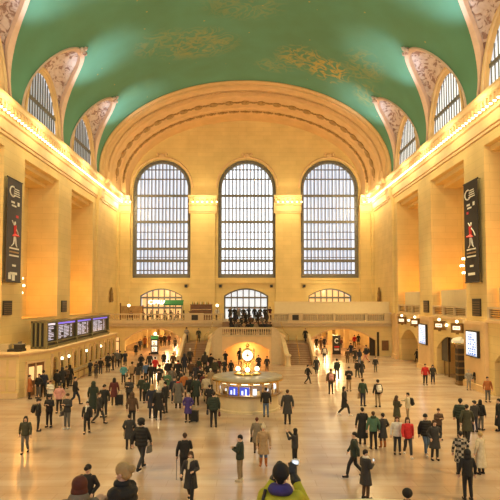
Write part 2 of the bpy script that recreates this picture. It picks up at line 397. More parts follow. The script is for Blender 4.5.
# end arch: stepped archivolt between vault and far wall
def ring(a,b,Y,zc=ZE,n=64,drop=1.5):
    return [(-a,Y,zc-drop)]+[(-a*cos(PI*i/n),Y,zc+b*sin(PI*i/n)) for i in range(n+1)]+[(a,Y,zc-drop)]
rings=[(18.45,11.35,67.9),(18.2,11.1,67.75),(18.0,10.9,67.9),(17.95,10.85,68.15),(17.8,10.7,68.15),(17.8,10.7,68.9),(17.55,10.45,69.1),(17.55,10.45,70.6),(17.35,10.25,70.8),(17.3,10.2,71.2),(17.25,10.1,74.6),(17.05,9.95,74.8),(17.05,9.95,76.2),(16.85,9.8,76.4),(16.8,9.7,79.02)]
vs=[];fs=[]
for a,b,Y in rings: vs+=ring(a,b,Y)
n=67
for i in range(len(rings)-1):
    for j in range(n-1): fs.append((i*n+j,i*n+j+1,(i+1)*n+j+1,(i+1)*n+j))
ar=struct(MB().add(vs,fs).build('trim_30',M_arch,fix=False),'broad moulded plaster arch framing the far windows','arch')
def on_arch(a,b,Y,t): 
    p=Vector((-a*cos(t),Y,ZE+b*sin(t))); nrm=Vector((cos(t)/a,0,-sin(t)/b)).normalized(); return p,nrm
# dentil beads on the arch edge
d=MB()
for k in range(150):
    t=PI*(k+.5)/150; p,nr=on_arch(17.55,10.45,69.85,t); tn=Vector((nr.z,0,-nr.x))
    q=p+nr*.06; 
    d.add([q+tn*.12+Vector((0,-.5,0)),q-tn*.12+Vector((0,-.5,0)),q-tn*.12+Vector((0,.5,0)),q+tn*.12+Vector((0,.5,0))]+[x+nr*.12 for x in (q+tn*.12+Vector((0,-.5,0)),q-tn*.12+Vector((0,-.5,0)),q-tn*.12+Vector((0,.5,0)),q+tn*.12+Vector((0,.5,0)))],[(0,1,2,3),(4,5,6,7),(0,1,5,4),(1,2,6,5),(2,3,7,6),(3,0,4,7)])
dd=d.build('dentil_band',M_arch,ar); dd['kind']='stuff'
def place_disc(proto,p,nr):
    o=proto.copy(); COL.objects.link(o); o.parent=ar; o.location=p; o.rotation_euler=nr.to_track_quat('Z','Y').to_euler(); return o
ro=MB().lathe([(.55,0),(.62,.1),(.55,.18),(.42,.12),(.3,.04),(.2,.1),(.0,.22)],n=16,close=False)
for k in range(5): 
    for s_ in (-1,1): ro.sphere((s_*(.75+.22*k),.12*(1 if k%2 else -1),.05),.16-.015*k,6)
rp0=ro.build('wreath',M_relief,ar)
NR=25
for k in range(NR):
    t=PI*(k+.5)/NR; p,nr=on_arch(17.28,10.17,72.7,t)
    if k==0: rp0.location=p; rp0.rotation_euler=nr.to_track_quat('Z','Y').to_euler(); 
    else: place_disc(rp0,p,nr)
for o in ar.children:
    if o.name.startswith('wreath'):
        # align local X with arch direction
        nr=Matrix.Rotation(0,3,'Z'); z=(o.rotation_euler.to_matrix()@Vector((0,0,1))); x=Vector((z.z,0,-z.x)); yv=z.cross(x)
        o.rotation_euler=Matrix((x,yv,z)).transposed().to_euler()
lf=MB()
for k in range(9): lf.sphere((-.6+.15*k,(.1 if k%2 else -.1),.04),.13 if k!=4 else .24,6)
lf0=lf.build('leaf_ornament',M_relief,ar); first=True
NL=33
for k in range(NL):
    t=PI*(k+.5)/NL; p,nr=on_arch(16.95,9.9,75.6,t); o=lf0 if k==0 else place_disc(lf0,p,nr)
    z=nr; x=Vector((z.z,0,-z.x)); yv=z.cross(x); o.location=p; o.rotation_euler=Matrix((x,yv,z)).transposed().to_euler()
# far windows -----------------------------------------------------------
def win(name,xc,hw,zb,zs,ri,seg,label,glass,ncol,hbars,frame=.5,Y=YF+.55,orn=True):
    w=struct(empty(name,(xc,Y,zb)),label,'window')
    n=32
    if seg: prof=lambda hw_,x:zs-zb+ri*(1-(x/hw)**2)
    else: prof=None
    def outline(h,off):
        if seg: return [(-h,0)]+[(-h+2*h*i/n,zs-zb+ri*(1-((-h+2*h*i/n)/hw)**2)-off) for i in range(n+1)]+[(h,0)]
        return [(-h,0)]+[(-h*cos(PI*i/n),zs-zb+h*sin(PI*i/n)) for i in range(n+1)]+[(h,0)]
    O=outline(hw,0); I=outline(hw-frame,frame)
    f=MB()
    for (a0,a1,b0,b1) in zip(O,O[1:],I,I[1:]):
        f.add([(a0[0],0,a0[1]),(a1[0],0,a1[1]),(b1[0],0,b1[1]),(b0[0],0,b0[1]),(a0[0],.25,a0[1]),(a1[0],.25,a1[1]),(b1[0],.25,b1[1]),(b0[0],.25,b0[1])],[(0,1,2,3),(4,5,6,7),(3,2,6,7),(0,4,5,1)])
    if orn:
        for i,(p,q) in enumerate(zip(O,I)):
            if i==0 or i==len(O)-1: continue
            f.sphere(((p[0]+q[0])/2,-.05,(p[1]+q[1])/2),.13,6)
        nn=18
        for s_ in (-1,1):
            for k in range(nn): f.sphere((s_*(hw-frame/2),-.05,(zs-zb)*(k+.5)/nn),.15,6)
    fo=f.build('frame',M_steel,w)
    g=MB().add([(x,.72,z) for x,z in I],[tuple(range(len(I)))]).build('pane',glass,w)
    def ztop(x):
        h=hw-frame
        if seg: return zs-zb+ri*(1-(x/hw)**2)-frame
        return zs-zb+math.sqrt(max(0,h*h-x*x))
    v=MB(); h=hw-frame
    for k in range(1,ncol):
        x=-h+2*h*k/ncol; bw=.055 if orn else .085; v.box(x-bw,x+bw,.05,.17,0,ztop(x))
        if orn:
            v.box(x-.035-.12,x+.035-.12,.45,.52,0,ztop(x-.12)); v.box(x+.1-.03,x+.1+.03,.45,.52,0,ztop(x+.1))
    v.build('mullions',M_steel,w)
    b=MB()
    for z,th in hbars:
        zz=z-zb; hh=h if zz<zs-zb else math.sqrt(max(.01,h*h-(zz-zs+zb)**2)) if not seg else h*.97
        b.box(-hh,hh,0,.25,zz-th/2,zz+th/2)
        if th>.25 and orn: b.box(-hh,hh,.25,.7,zz-.06,zz+.0)
    b.build('transoms',M_steel,w)
    return w
HB=[(26.1,.12),(24.7,.16),(22.25,.34),(20.4,.12),(18.4,.38),(16.9,.1),(15.8,.14),(14.45,.38),(13.2,.1),(12.7,.42),(11.3,.16),(10.5,.6)]
win('window_1',WX[0],4.2,10.2,23.3,4.2,False,'tall arched window left of centre in the far wall',M_glass_side,14,HB)
win('window_2',WX[1],4.2,10.2,23.3,4.2,False,'tall arched window in the middle of the far wall',M_glass_far,14,HB)
win('window_3',WX[2],4.2,10.2,23.3,4.2,False,'tall arched window right of centre in the far wall',M_glass_side,14,HB)
LB=[(7.35,.26),(5.9,.3)]
win('window_12',-12.15,3.05,4.3,7.6,1.05,True,'low segmental window behind the cafe balcony',M_warmglass,7,LB,.16,YF+.3,False)
win('window_13',.1,3.2,4.3,7.6,1.1,True,'low segmental window above the middle landing with daylight behind',M_glass_low,7,LB,.22,YF+.3,False)
win('window_14',12.2,3.1,4.3,7.6,1.05,True,'low segmental window above the plain hoarding',M_warmglass,7,LB,.16,YF+.3,False)
# archivolt trims round big windows + keystone ornament
t=MB()
for x in WX:
    pts=[(x-4.45*cos(PI*i/32),YF-.02,23.3+4.45*sin(PI*i/32)) for i in range(33)]; t.tube(pts,.16,6)
    t.sphere((x,YF-.15,28.0),.45,8,sc=(1,.5,.8)); t.sphere((x-.6,YF-.1,28.2),.25,6); t.sphere((x+.6,YF-.1,28.2),.25,6)
struct(t.build('trim_31',M_trim),'arched mouldings with keystones around the tall windows','moulding')
# balcony ---------------------------------------------------------------
YBAL=69.0
bal=struct(empty('trim_32',(0,YBAL,0)),'stone balcony crossing the far end under the tall windows','balcony')
def rel(mb,name,mt,par): 
    o=mb.build(name,mt,par); return o
s=MB().box(-18.3,18.3,-.25,10,3.75,4.3).box(-18.3,18.3,-.45,-.2,4.05,4.32).box(-18.3,18.3,-.35,-.2,3.7,3.85)
rel(s,'slab',M_bal,bal)
def balusters(par,x0,x1,y,z0,z1,n,r=.09):
    p=MB().lathe([(r*.8,0),(r*.8,.08),(r*.5,.14),(r,.34),(r*.9,.42),(r*.45,.7),(r*.6,.82),(r*.8,.9),(r*.8,1)],n=8).build('baluster',M_bal,par,True)
    p.scale=(1,1,z1-z0)
    for k in range(n):
        q=p if k==0 else p.copy()
        if k: COL.objects.link(q)
        q.location=(x0+(x1-x0)*(k+.5)/n,y,z0)
def rail(par,x0,x1,zb,zt,nb,y=-.05):
    r=MB().box(x0,x1,y-.15,y+.2,zt-.16,zt).box(x0,x1,y-.13,y+.15,zb,zb+.14).build('balustrade',M_bal,par)
    balusters(r,x0+.1,x1-.1,y,zb+.14,zt-.16,nb)
for x0,x1,nb in ((-16.9,-13.2,12),(-12.9,-9.2,12),(-9,-7.6,5),(-5.2,-2.9,7),(3.1,5.4,7),(7.2,11,12),(11.3,15,12),(15.3,17.4,7)): rail(bal,x0,x1,4.32,5.3,nb)
s=MB()
for x0,x1 in ((-18.3,-16.9),(-13.2,-12.9),(-9.2,-9),(-7.6,-5.2),(-2.9,-2.7),(2.9,3.1),(5.4,7.2),(11,11.3),(15,15.3),(17.4,18.3)): s.box(x0,x1,-.25,.2,4.32,5.35)
rel(s,'pedestal_blocks',M_bal,bal)
pl=MB().box(-6.7,-5.9,-.3,-.24,4.5,5.15).build('plaque',M_dark,bal); pl2=MB().box(5.9,6.7,-.3,-.24,4.5,5.15).build('plaque',M_dark,bal)
# hoarding on the right half
h=MB().box(3.7,18.2,.25,.35,4.32,6.75).box(3.6,18.2,.2,.4,6.7,6.8).build('hoarding',M_pale); h.location=(0,YBAL,0)
tag(h,'plain beige hoarding behind the right half of the far balcony balustrade','hoarding')
# wall under the balcony with two wide arches and a passage behind
PB=lambda u,z,d:(u,YBAL+d,z)
uh=[(-17.2,-15.7,0,2.2,.3),(-15.1,-7.6,0,1.9,1.45),(7.9,16.4,0,1.9,1.45),(-7.0,-7.0+.01,0,.1,.1)]
uh=uh[:3]
struct(arch_wall(MB(),PB,-18.3,18.3,0,3.75,uh,.9).build('wall_balcony',M_wall,fix=False),'stone wall below the far balcony with wide arches','wall')
t=MB()
for h_ in uh[1:]:
    pts=[]
    for i in range(25):
        x=h_[0]+(h_[1]-h_[0])*i/24; pts.append((x,YBAL-.03,1.9+1.45*(1-((x-(h_[0]+h_[1])/2)/((h_[1]-h_[0])/2))**2)+.12))
    t.tube(pts,.09,6)
struct(t.build('trim_33',M_trim),'arch mouldings below the balcony','moulding')
p=MB().box(-19,19,YBAL+.9,YF+42,3.6,3.74)          # passage ceiling
struct(p.build('ceiling_passage',M_trim),'low passage ceiling beyond the balcony arches','ceiling')
p=MB().box(-19.2,-18.3,YBAL,YF+42,0,3.7).box(18.3,19.2,YBAL,YF+42,0,3.7).box(-7.0,7.3,YBAL+.9,YF+42,0,3.7).box(-19,19,YF+38,YF+39,0,3.7)
for k in range(4):
    for x in (-14.8,-9.2,9.4,14.9): p.box(x-.35,x+.35,YF+2+k*8,YF+2.7+k*8,0,3.6)
struct(p.build('wall_passage',M_wall),'stone walls and piers of the lower passages','wall')
# ================================================================== FURNISHINGS
def mesh_text(name,s,size,m,parent,loc,rot,ext=.01,align='CENTER'):
    cu=bpy.data.curves.new(name,'FONT'); cu.body=s; cu.size=size; cu.extrude=ext; cu.align_x=align
    o=bpy.data.objects.new(name,cu); COL.objects.link(o); dg=bpy.context.evaluated_depsgraph_get(); me=bpy.data.meshes.new_from_object(o.evaluated_get(dg))
    bpy.data.objects.remove(o); me.materials.clear(); me.materials.append(m); q=bpy.data.objects.new(name,me); COL.objects.link(q)
    q.location=loc; q.rotation_euler=rot; q.parent=parent; return q
# --- staircase --------------------------------------------------------
st=tag(empty('marble_staircase',(.2,60,0)),'marble double staircase with balustraded landing below the middle window','staircase')
PS=lambda u,z,d:(u,.5+d,z)
arch_wall(MB(),PS,-2.9,2.9,0,3.1,[(-2.45,2.45,0,1.5,.9)],2.6).build('landing_wall',M_trim,st,fix=False)
s=MB().box(-4.3,4.3,.75,8.6,2.85,3.0).box(-2.6,2.6,3.0,3.2,0,2.85).box(-4.3,-3.9,1.2,4.2,0,2.9).box(3.9,4.3,1.2,4.2,0,2.9)
s.build('landing_deck',M_trim,st)
for k in range(8): 
    pass
u=MB()
for k in range(8): u.box(-3,3,5.6+k*.3,8.6,3.0+k*.1625,3.0+(k+1)*.1625)
u.build('upper_steps',M_step,st)
bl=MB().box(-2.9,2.9,.4,.75,3.82,4.0).box(-2.9,2.9,.42,.72,3.0,3.14).box(-2.9,-2.75,.45,.7,3.1,3.9).box(2.75,2.9,.45,.7,3.1,3.9).build('balustrade',M_bal,st)
balusters(bl,-2.7,2.7,.58,3.14,3.82,22,.1)
for sg in (-1,1):
    path=[(2.7,.58,4.0),(3.1,.6,3.92),(3.5,.62,3.55),(3.85,.55,3.0),(4.08,.3,2.35),(4.2,-.2,1.75),(4.28,-.8,1.3),(4.34,-1.3,1.05)]
    m=MB(); c=MB(); n=len(path)
    for i,(x,y,z) in enumerate(path):
        for mm,w,za,zb in ((m,.16,0,z-.12),(c,.24,z-.14,z+.04)):
            j=min(i+1,n-1); k=max(i-1,0); d=Vector((path[j][0]-path[k][0],path[j][1]-path[k][1],0)).normalized(); nr=Vector((-d.y,d.x,0))*w
            mm.v+= [(sg*(x+nr.x),y+nr.y,za),(sg*(x-nr.x),y-nr.y,za),(sg*(x-nr.x),y-nr.y,zb),(sg*(x+nr.x),y+nr.y,zb)]
            if i: 
                a=4*(i-1); b=4*i; F=[(a,b,b+1,a+1),(a+1,b+1,b+2,a+2),(a+2,b+2,b+3,a+3),(a+3,b+3,b,a)]
                mm.f+=F; mm.m+=[0]*4
            if i in (0,n-1): mm.f.append((4*i,4*i+1,4*i+2,4*i+3)); mm.m.append(0)
    q=m.build('curved_cheek_wall',M_bal,st); c.build('coping',M_bal,q)
    nw=MB().lathe([(.34,0),(.34,.15),(.27,.2),(.27,1.0),(.36,1.08),(.36,1.18),(.2,1.3),(.0,1.36)],c=(sg*4.36,-1.55,0),n=16,close=False).build('newel',M_bal,st,True)
    f=MB()
    for k in range(12): 
        a,b=sorted((sg*4.3,sg*7.1)); f.box(a,b,-.4+k*.33,4.0,k*.167,(k+1)*.167)
    a,b=sorted((sg*3.9,sg*7.3)); f.box(a,b,3.56,8.6,1.85,2.0)
    f.build('flight',M_step,st)
    o=MB(); 
    for x in (7.1,):
        xa,xb=sorted((sg*7.1,sg*7.4))
        o.add([(xa,-1.2,0),(xb,-1.2,0),(xb,4.2,0),(xa,4.2,0),(xa,-1.2,.9),(xb,-1.2,.9),(xb,4.2,3.0),(xa,4.2,3.0)],[(0,3,2,1),(4,5,6,7),(0,1,5,4),(1,2,6,5),(2,3,7,6),(3,0,4,7)]).box(xa,xb,4.2,8.6,0,3.0)
        o.box(xa-.06,xb+.06,-1.5,-1.1,0,1.1)
    o.build('outer_cheek_wall',M_bal,st)
    h=MB(); x=sg*5.7
    h.tube([(x,-.3,.95),(x,3.6,2.95),(x,4.4,2.95)],.03)
    for y,z in ((-.3,0),(1.0,.6),(2.3,1.3),(3.6,2.0)): h.cyl((x,y,z),(x,y,z+.95),.025,n=6)
    h.build('handrail',M_brass,st)
    h=MB().tube([(sg*4.9,4.6,2.9),(sg*4.4,6.0,3.4),(sg*4.2,8.0,4.3)],.035)
    h.cyl((sg*4.9,4.6,2.0),(sg*4.9,4.6,2.9),.03); h.build('handrail',M_brass,st)
# --- near landing (foreground) ------------------------------------------
nl=struct(empty('trim_40',(0,0,0)),'marble landing and parapet in the near foreground','landing')
MB().box(-5,5,3.2,8.4,2.7,2.92).box(-5,5,-2,3.2,5.1,5.35).box(-5,5,3.2,3.4,2.8,5.3).box(-4.9,-4.5,3.2,8.4,0,2.7).box(4.5,4.9,3.2,8.4,0,2.7).build('deck',M_trim,nl)
pts=[]
pp=MB().box(-5,5,8.15,8.45,0,3.7).box(-5.05,5.05,8.1,8.55,3.7,3.8)
pp.build('parapet',M_marble,nl)
hb=[(1.0+2.1*i/16, 3.80+.15*sin(PI*i/16)**.4) for i in range(17)]
m=MB(); 
for (x0,z0),(x1,z1) in zip(hb,hb[1:]): m.add([(x0,8.05,z0),(x1,8.05,z1),(x1,8.6,z1),(x0,8.6,z0),(x0,8.05,3.7),(x1,8.05,3.7),(x1,8.6,3.7),(x0,8.6,3.7)],[(0,1,2,3),(4,5,1,0),(3,2,6,7)])
m.build('parapet_crest',M_pale,nl)
# --- ticket office --------------------------------------------------------
to=tag(empty('ticket_office',(-16.6,51,0)),'long stone ticket office with a row of arched counter windows on left side','ticket office')
ox,oy=-16.6,51
PT=lambda u,z,d:(-15-d-ox,u-oy,z)
nwin=12; pitch=(63.6-43.0)/nwin
holes=[(43.0+pitch*k+.27,43.0+pitch*(k+1)-.27,1.0,1.95,(pitch-.54)/2*.98) for k in range(nwin)]
b=arch_wall(MB(),PT,42.6,63.8,0,3.0,holes,.2,12)
b.add([PT(42.6,0,0),PT(42.6,3,0),(-16.1-ox,39.5-oy,3),(-16.1-ox,39.5-oy,0)],[(0,1,2,3)])
b.add([(-16.1-ox,39.5-oy,0),(-16.1-ox,39.5-oy,3),(-18.3-ox,39.5-oy,3),(-18.3-ox,39.5-oy,0)],[(0,1,2,3)])
b.add([PT(63.8,0,0),PT(63.8,3,0),(-18.3-ox,63.8-oy,3),(-18.3-ox,63.8-oy,0)],[(0,1,2,3)])
b.build('body',M_wall,to,fix=False)
MB().prism([(-18.3-ox,39.4-oy),(-16.05-ox,39.4-oy),(-14.95-ox,42.6-oy),(-14.95-ox,63.9-oy),(-18.3-ox,63.9-oy)],2.95,3.08).prism([(-18.3-ox,39.2-oy),(-15.95-ox,39.2-oy),(-14.75-ox,42.5-oy),(-14.75-ox,64.1-oy),(-18.3-ox,64.1-oy)],3.08,3.2).build('roof_cornice',M_trim,to)
c=MB().box(-15-ox,-14.72-ox,42.8-oy,63.7-oy,.86,.98)
c.build('counter_ledge',M_marble,to)
MB().tube([(-14.7-ox,42.9-oy,.7),(-14.7-ox,63.6-oy,.7)],.03).build('foot_rail',M_brass,to)
pm=None
for k in range(nwin+1):
    if pm is None: pm=MB().box(0,.1,-.13,.13,0,2.75).box(0,.14,-.17,.17,2.6,2.78).build('pilaster',M_trim,to); q=pm
    else: q=pm.copy(); COL.objects.link(q)
    q.location=(-15-ox,43+pitch*k-oy,0)
for k,h in enumerate(holes):
    cy=(h[0]+h[1])/2-oy
    g=MB().box(-15.26-ox,-15.19-ox,h[0]-oy,h[1]-oy,1.0,2.7)
    tw=g.build('ticket_window',M_black if k%3 else M_wood,to)
    gr=MB()
    for q in range(5):
        y=h[0]-oy+(h[1]-h[0])*(q+.5)/5; gr.cyl((-15.13-ox,y,1.0),(-15.13-ox,y,2.5),.018,n=5)
    for z in (1.5,2.1): gr.box(-15.15-ox,-15.11-ox,h[0]-oy,h[1]-oy,z,z+.04)
    gr.build('grille',M_brass,tw)
    if k in (1,2,5,8):
        MB().sphere((-15.05-ox,cy,2.2),.13,8).build('counter_lamp',M_globe,tw,True)
# chamfer door + panels on the near end
A=Vector((-16.1-ox,39.5-oy,0)); B_=Vector((-15-ox,42.6-oy,0)); d=(B_-A).normalized(); nr=Vector((d.y,-d.x,0))
def slab(mb,t0,t1,z0,z1,o0,o1,a=A,dd=d,nn=None):
    nn=nn or nr; p=[a+dd*t0+nn*o0,a+dd*t1+nn*o0,a+dd*t1+nn*o1,a+dd*t0+nn*o1]; mb.add([(v.x,v.y,z0) for v in p]+[(v.x,v.y,z1) for v in p],[(0,3,2,1),(4,5,6,7),(0,1,5,4),(1,2,6,5),(2,3,7,6),(3,0,4,7)])
m=MB(); slab(m,.75,2.6,0,2.35,.0,.06); dr=m.build('door',M_wood,to)
m=MB(); 
for a_,b_ in ((.65,.78),(2.57,2.7)): slab(m,a_,b_,0,2.5,0,.14)
slab(m,.65,2.7,2.35,2.52,0,.16); slab(m,1.62,1.7,0,2.35,.05,.1); m.build('door_frame',M_trim,dr)
m=MB()
for a_ in (.95,1.8): slab(m,a_,a_+.55,1.1,2.1,.06,.08)
m.build('door_glass',M_warmglass,dr)
m=MB()
for x in (-18.2,-17.5,-16.8):
    m.box(x-ox,x+.5-ox,39.44-oy,39.5-oy,.5,1.3).box(x-ox,x+.5-ox,39.44-oy,39.5-oy,1.5,2.7)
m.box(-18.3-ox,-16.1-ox,39.35-oy,39.5-oy,0,.35)
m.build('end_panels',M_trim,to)
# clutter on the roof
rf=tag(empty('roof_equipment',(-17.1,40.9,3.2)),'low dark equipment boxes on the near end of ticket office roof','equipment')
MB().box(-.3,.75,-.4,.5,0,.18).box(.1,.7,-.2,.4,.18,.5).build('case',M_black,rf)
MB().box(-.9,-.25,-.3,.3,0,.55).build('cabinet',M_marble,rf)
MB().box(.05,.75,-.25,.45,.5,.56).box(.4,.46,-.2,.4,.56,.72).build('lid',M_steel,rf)
# --- departure board --------------------------------------------------------
db=tag(empty('departure_board',(-16,52.7,3.2)),'long black departure board with rows of glowing letters above the ticket office','departure board')
by=52.7
MB().box(-.6,.52,-9.7,9.6,.14,2.12).build('case',M_black,db)
m=MB()
for z in (.05,1.98): m.box(.5,.66,-9.75,9.65,z,z+.16)
m.box(.5,.7,-9.75,9.65,.42,.5); m.box(.5,.7,-9.75,9.65,1.75,1.8)
for x in (-.62,-.3,.05,.4): m.box(x,x+.14,-9.85,-9.68,.02,2.15)
m.box(-.62,.54,-9.85,-9.68,2.0,2.15).box(-.62,.54,-9.85,-9.68,.02,.16)
for y in (42.9,45.2,50.4,55.4,61.9): m.box(.5,.68,y-by-.1,y-by+.1,.0,2.15)
m.build('bronze_framework',M_green,db)
m=MB()
for y in (-9,-3,3,9): m.box(-.5,.4,y-.15,y+.15,0,.15)
m.build('feet',M_dark,db)
rr=random.Random(3)
for (a,b_) in ((43.1,45.0),(45.4,50.2),(50.6,55.2),(55.6,61.7)):
    pn=MB().box(.52,.55,a-by,b_-by,.55,1.95).build('display_panel',M_disp,db)
    hd=MB().box(.55,.57,a-by+.2+(b_-a)*.0,b_-by-.1,1.8,1.93).build('header_strip',M_dpurple if b_>46 else M_dtext,pn)
    t=MB(); w=(b_-a)
    for r_ in range(9):
        z=.62+r_*.125
        for c0,c1 in (((.08,.3),(.36,.62),(.72,.78)) if w>3 else ((.2,.75),)):
            y=a-by+w*c0; e=a-by+w*(c1 if rr.random()<.75 else (c0+c1)/2)
            while y<e: 
                l=rr.uniform(.06,.16); t.box(.55,.565,y,y+l,z,z+.05); y+=l+.09
    tx=t.build('lettering',M_dtext,pn); tx['kind']='stuff'
# --- information booth + clock ----------------------------------------------
bo=tag(empty('information_booth',(.25,36,0)),'round marble information booth with brass glazing in the middle of floor','information booth')
MB().lathe([(2.22,0),(2.22,.12),(2.12,.18),(2.08,.9),(2.18,.98),(2.18,1.0)],n=64).build('counter_wall',M_marble,bo,False)
MB().lathe([(2.0,1.0),(2.3,1.0),(2.34,1.04),(2.3,1.08),(1.9,1.08)],n=64).build('counter_top',M_bronze,bo)
MB().lathe([(1.75,.95),(1.75,1.0),(1.7,1.06)],n=48).build('inner_floor',M_bronze,bo)
m=MB().lathe([(2.0,1.9),(2.38,1.92),(2.4,2.02),(2.34,2.1),(2.1,2.14),(1.5,2.17),(0,2.2)],n=64,close=False); m.build('roof',M_roof,bo)
MB().lathe([(2.34,1.84),(2.43,1.86),(2.43,1.95),(2.34,1.97)],n=64,close=False).build('roof_edge',M_brass,bo)
gb=MB().cyl((0,0,1.06),(0,0,1.9),.035,n=6).build('glazing_bar',M_brass,bo)
for k in range(16):
    a=2*PI*k/16+.1; q=gb if k==0 else gb.copy(); q.location=(2.12*cos(a),2.12*sin(a),0)
    if k: COL.objects.link(q)
rr=random.Random(5)
for k in range(16):
    a=2*PI*(k+.5)/16+.1; ca,sa=cos(a),sin(a)
    if sa>.3: continue
    # shelf lights and displays inside each bay
    m=MB(); 
    def lb(r0,r1,w,z0,z1,mi,off=0):
        T=Vector((-sa,ca,0)); C=Vector((ca,sa,0)); p=[C*r0-T*(w/2-off),C*r1-T*(w/2-off),C*r1+T*(w/2+off),C*r0+T*(w/2+off)]
        m.add([(v.x,v.y,z0) for v in p]+[(v.x,v.y,z1) for v in p],[(0,3,2,1),(4,5,6,7),(0,1,5,4),(1,2,6,5),(2,3,7,6),(3,0,4,7)],mi)
    lb(1.95,2.02,.4,1.76,1.83,0); 
    kk=k%4
    if 10<=k<=11: lb(1.93,1.98,.62,1.12,1.6,1); lb(1.92,1.985,.12,1.15,1.4,3,-.15); lb(1.92,1.985,.1,1.15,1.5,3,.08)
    elif kk==0: lb(1.9,1.96,.25,1.12,1.5,3,-.1); lb(1.9,1.96,.2,1.1,1.35,2,.15)
    elif kk==2: lb(1.9,1.96,.5,1.12,1.32,2); lb(1.85,1.9,.3,1.35,1.6,4)
    else: lb(1.9,1.96,.4,1.1,1.3,4); lb(1.88,1.94,.15,1.3,1.45,3,.1)
    m.build('display_bay',[M_globe,M_deepblue,M_pale,M_screen,M_bronze],bo)
bo.scale=(.95,.95,1)
ck=tag(empty('brass_clock',(.25,36,2.21)),'four-faced opal clock on brass pedestal on top of the information booth','clock')
MB().lathe([(.9,.0),(.9,.06),(.75,.1),(.6,.12),(.5,.12),(.3,.16),(.2,.3),(.16,.55),(.26,.68),(.3,.74),(.2,.8),(.22,.86)],n=24).build('pedestal',M_brass,ck,True)
MB().sphere((0,0,1.22),.40,20).build('case',M_brass,ck,True)
MB().lathe([(.2,1.6),(.1,1.66),(.07,1.72),(.12,1.78),(.1,1.88),(.0,1.98)],n=12,close=False).build('acorn_finial',M_brass,ck,True)
for k in range(4):
    a=PI/2*k-PI/2; o=MB().lathe([(0,0),(.33,.0),(.345,.03)],n=32,close=False).build('clock_face',M_clock,ck); 
    v=Vector((cos(a),sin(a),0)); o.location=v*.385+Vector((0,0,1.22)); o.rotation_euler=v.to_track_quat('Z','Y').to_euler()
    h=MB().box(-.012,.012,0,.24,.035,.045).box(0,.16,-.014,.014,.035,.045)
    for q in range(12):
        b1=2*PI*q/12; h.cyl((.29*cos(b1),.29*sin(b1),.03),(.29*cos(b1),.29*sin(b1),.045),.02,n=5)
    h.build('hands',M_dark,o)
    rg=MB().lathe([(.345,0),(.42,.0),(.42,.05),(.36,.07),(.345,.05)],n=32,close=False).build('bezel',M_brass,o)
for k in range(4):
    a=PI/2*k; x,y=.62*cos(a),.62*sin(a)
    l=MB().sphere((x,y,.32),.15,12).build('lamp_globe',M_globe,ck,True)
    MB().cyl((x,y,.0),(x,y,.2),.04,.06).build('lamp_stem',M_brass,l)
# --- banners ------------------------------------------------------------
def banner(sg,label,mb_):
    X=sg*(HW-.35); bn=tag(empty('hanging_banner',(X,42.55 if sg<0 else 43.1,8.4)),label,'banner')
    w=1.32; H=8.0
    MB().box(-.02,.02,-w,w,0,H).build('cloth',mb_,bn)
    for z in (0,H): MB().cyl((0,-w-.1,z),(0,w+.1,z),.05).cyl((0,w*.8,z),(sg*.4,w*.8,z),.03).cyl((0,-w*.8,z),(sg*.4,-w*.8,z),.03).build('pole',M_dark,bn)
    f=-sg*.025; s=sg   # reading direction : along -sg*y
    def Yc(x): return -sg*x*-1 if False else (x if sg<0 else -x)
    def quad(mbx,x0,x1,z0,z1,mi): 
        a,b=sorted((Yc(x0),Yc(x1))); mbx.box(min(f,f*1.8),max(f,f*1.8),a,b,z0,z1,mi)
    p=MB()
    # emblem: ring with squiggles
    ring_=[(0.55*cos(2*PI*i/20)-.45,.38*sin(2*PI*i/20)+7.0) for i in range(4,19)]
    p.tube([(f*1.5,Yc(x),z) for x,z in ring_],.06,5)
    for r_ in range(4): quad(p,-.3+.04*r_,.85-.05*r_,6.72+r_*.17,6.8+r_*.17,0)
    quad(p,-.7,-.1,6.1,6.25,0); quad(p,-.6,.2,5.85,5.98,0); quad(p,.45,.8,6.0,6.3,0)
    quad(p,.2,.65,5.05,5.25,1) if sg<0 else quad(p,-.75,-.4,5.45,5.65,1)
    for r_ in range(3): quad(p,-.85,.85,1.98+.28*r_-.0,2.1+.28*r_,0 if r_!=1 else 2)
    quad(p,-.3,.35,1.2,1.35,0); quad(p,-.7,.6,.55,.75,0)
    if sg<0: quad(p,-.95,-.5,.2,.7,0); quad(p,-.3,.2,.1,.6,0)
    pr=p.build('printed_text',[M_white,M_red,M_relief],bn)
    d=MB(); F=lambda x,z:(f*1.5,Yc(x),z)
    d.sphere(F(.05,4.6),.15,8,0,(.2,1,1))
    d.cyl(F(0,4.4),F(0,3.75),.16,.13,6,1); d.cyl(F(0,3.75),F(0,3.55),.13,.42,8,1)
    d.cyl(F(0,4.35),F(-.5,4.75),.06,.04,5); d.cyl(F(0,4.35),F(.55,3.95),.06,.04,5); d.cyl(F(.55,3.95),F(.8,3.6),.04,.03,5)
    d.cyl(F(.05,3.6),F(.3,2.9),.1,.07,6); d.cyl(F(.3,2.9),F(.5,2.75),.07,.03,5); d.cyl(F(-.05,3.6),F(-.15,3.0),.1,.06,6); d.cyl(F(-.15,3.0),F(-.55,2.75),.06,.03,5)
    dn=d.build('dancer_print',[M_white,M_red],bn)
banner(-1,'slate grey hanging banner with a dancer on the left wall pier',M_banner)
banner(1,'black hanging banner with a red-clad dancer on the right wall pier',M_banner2)
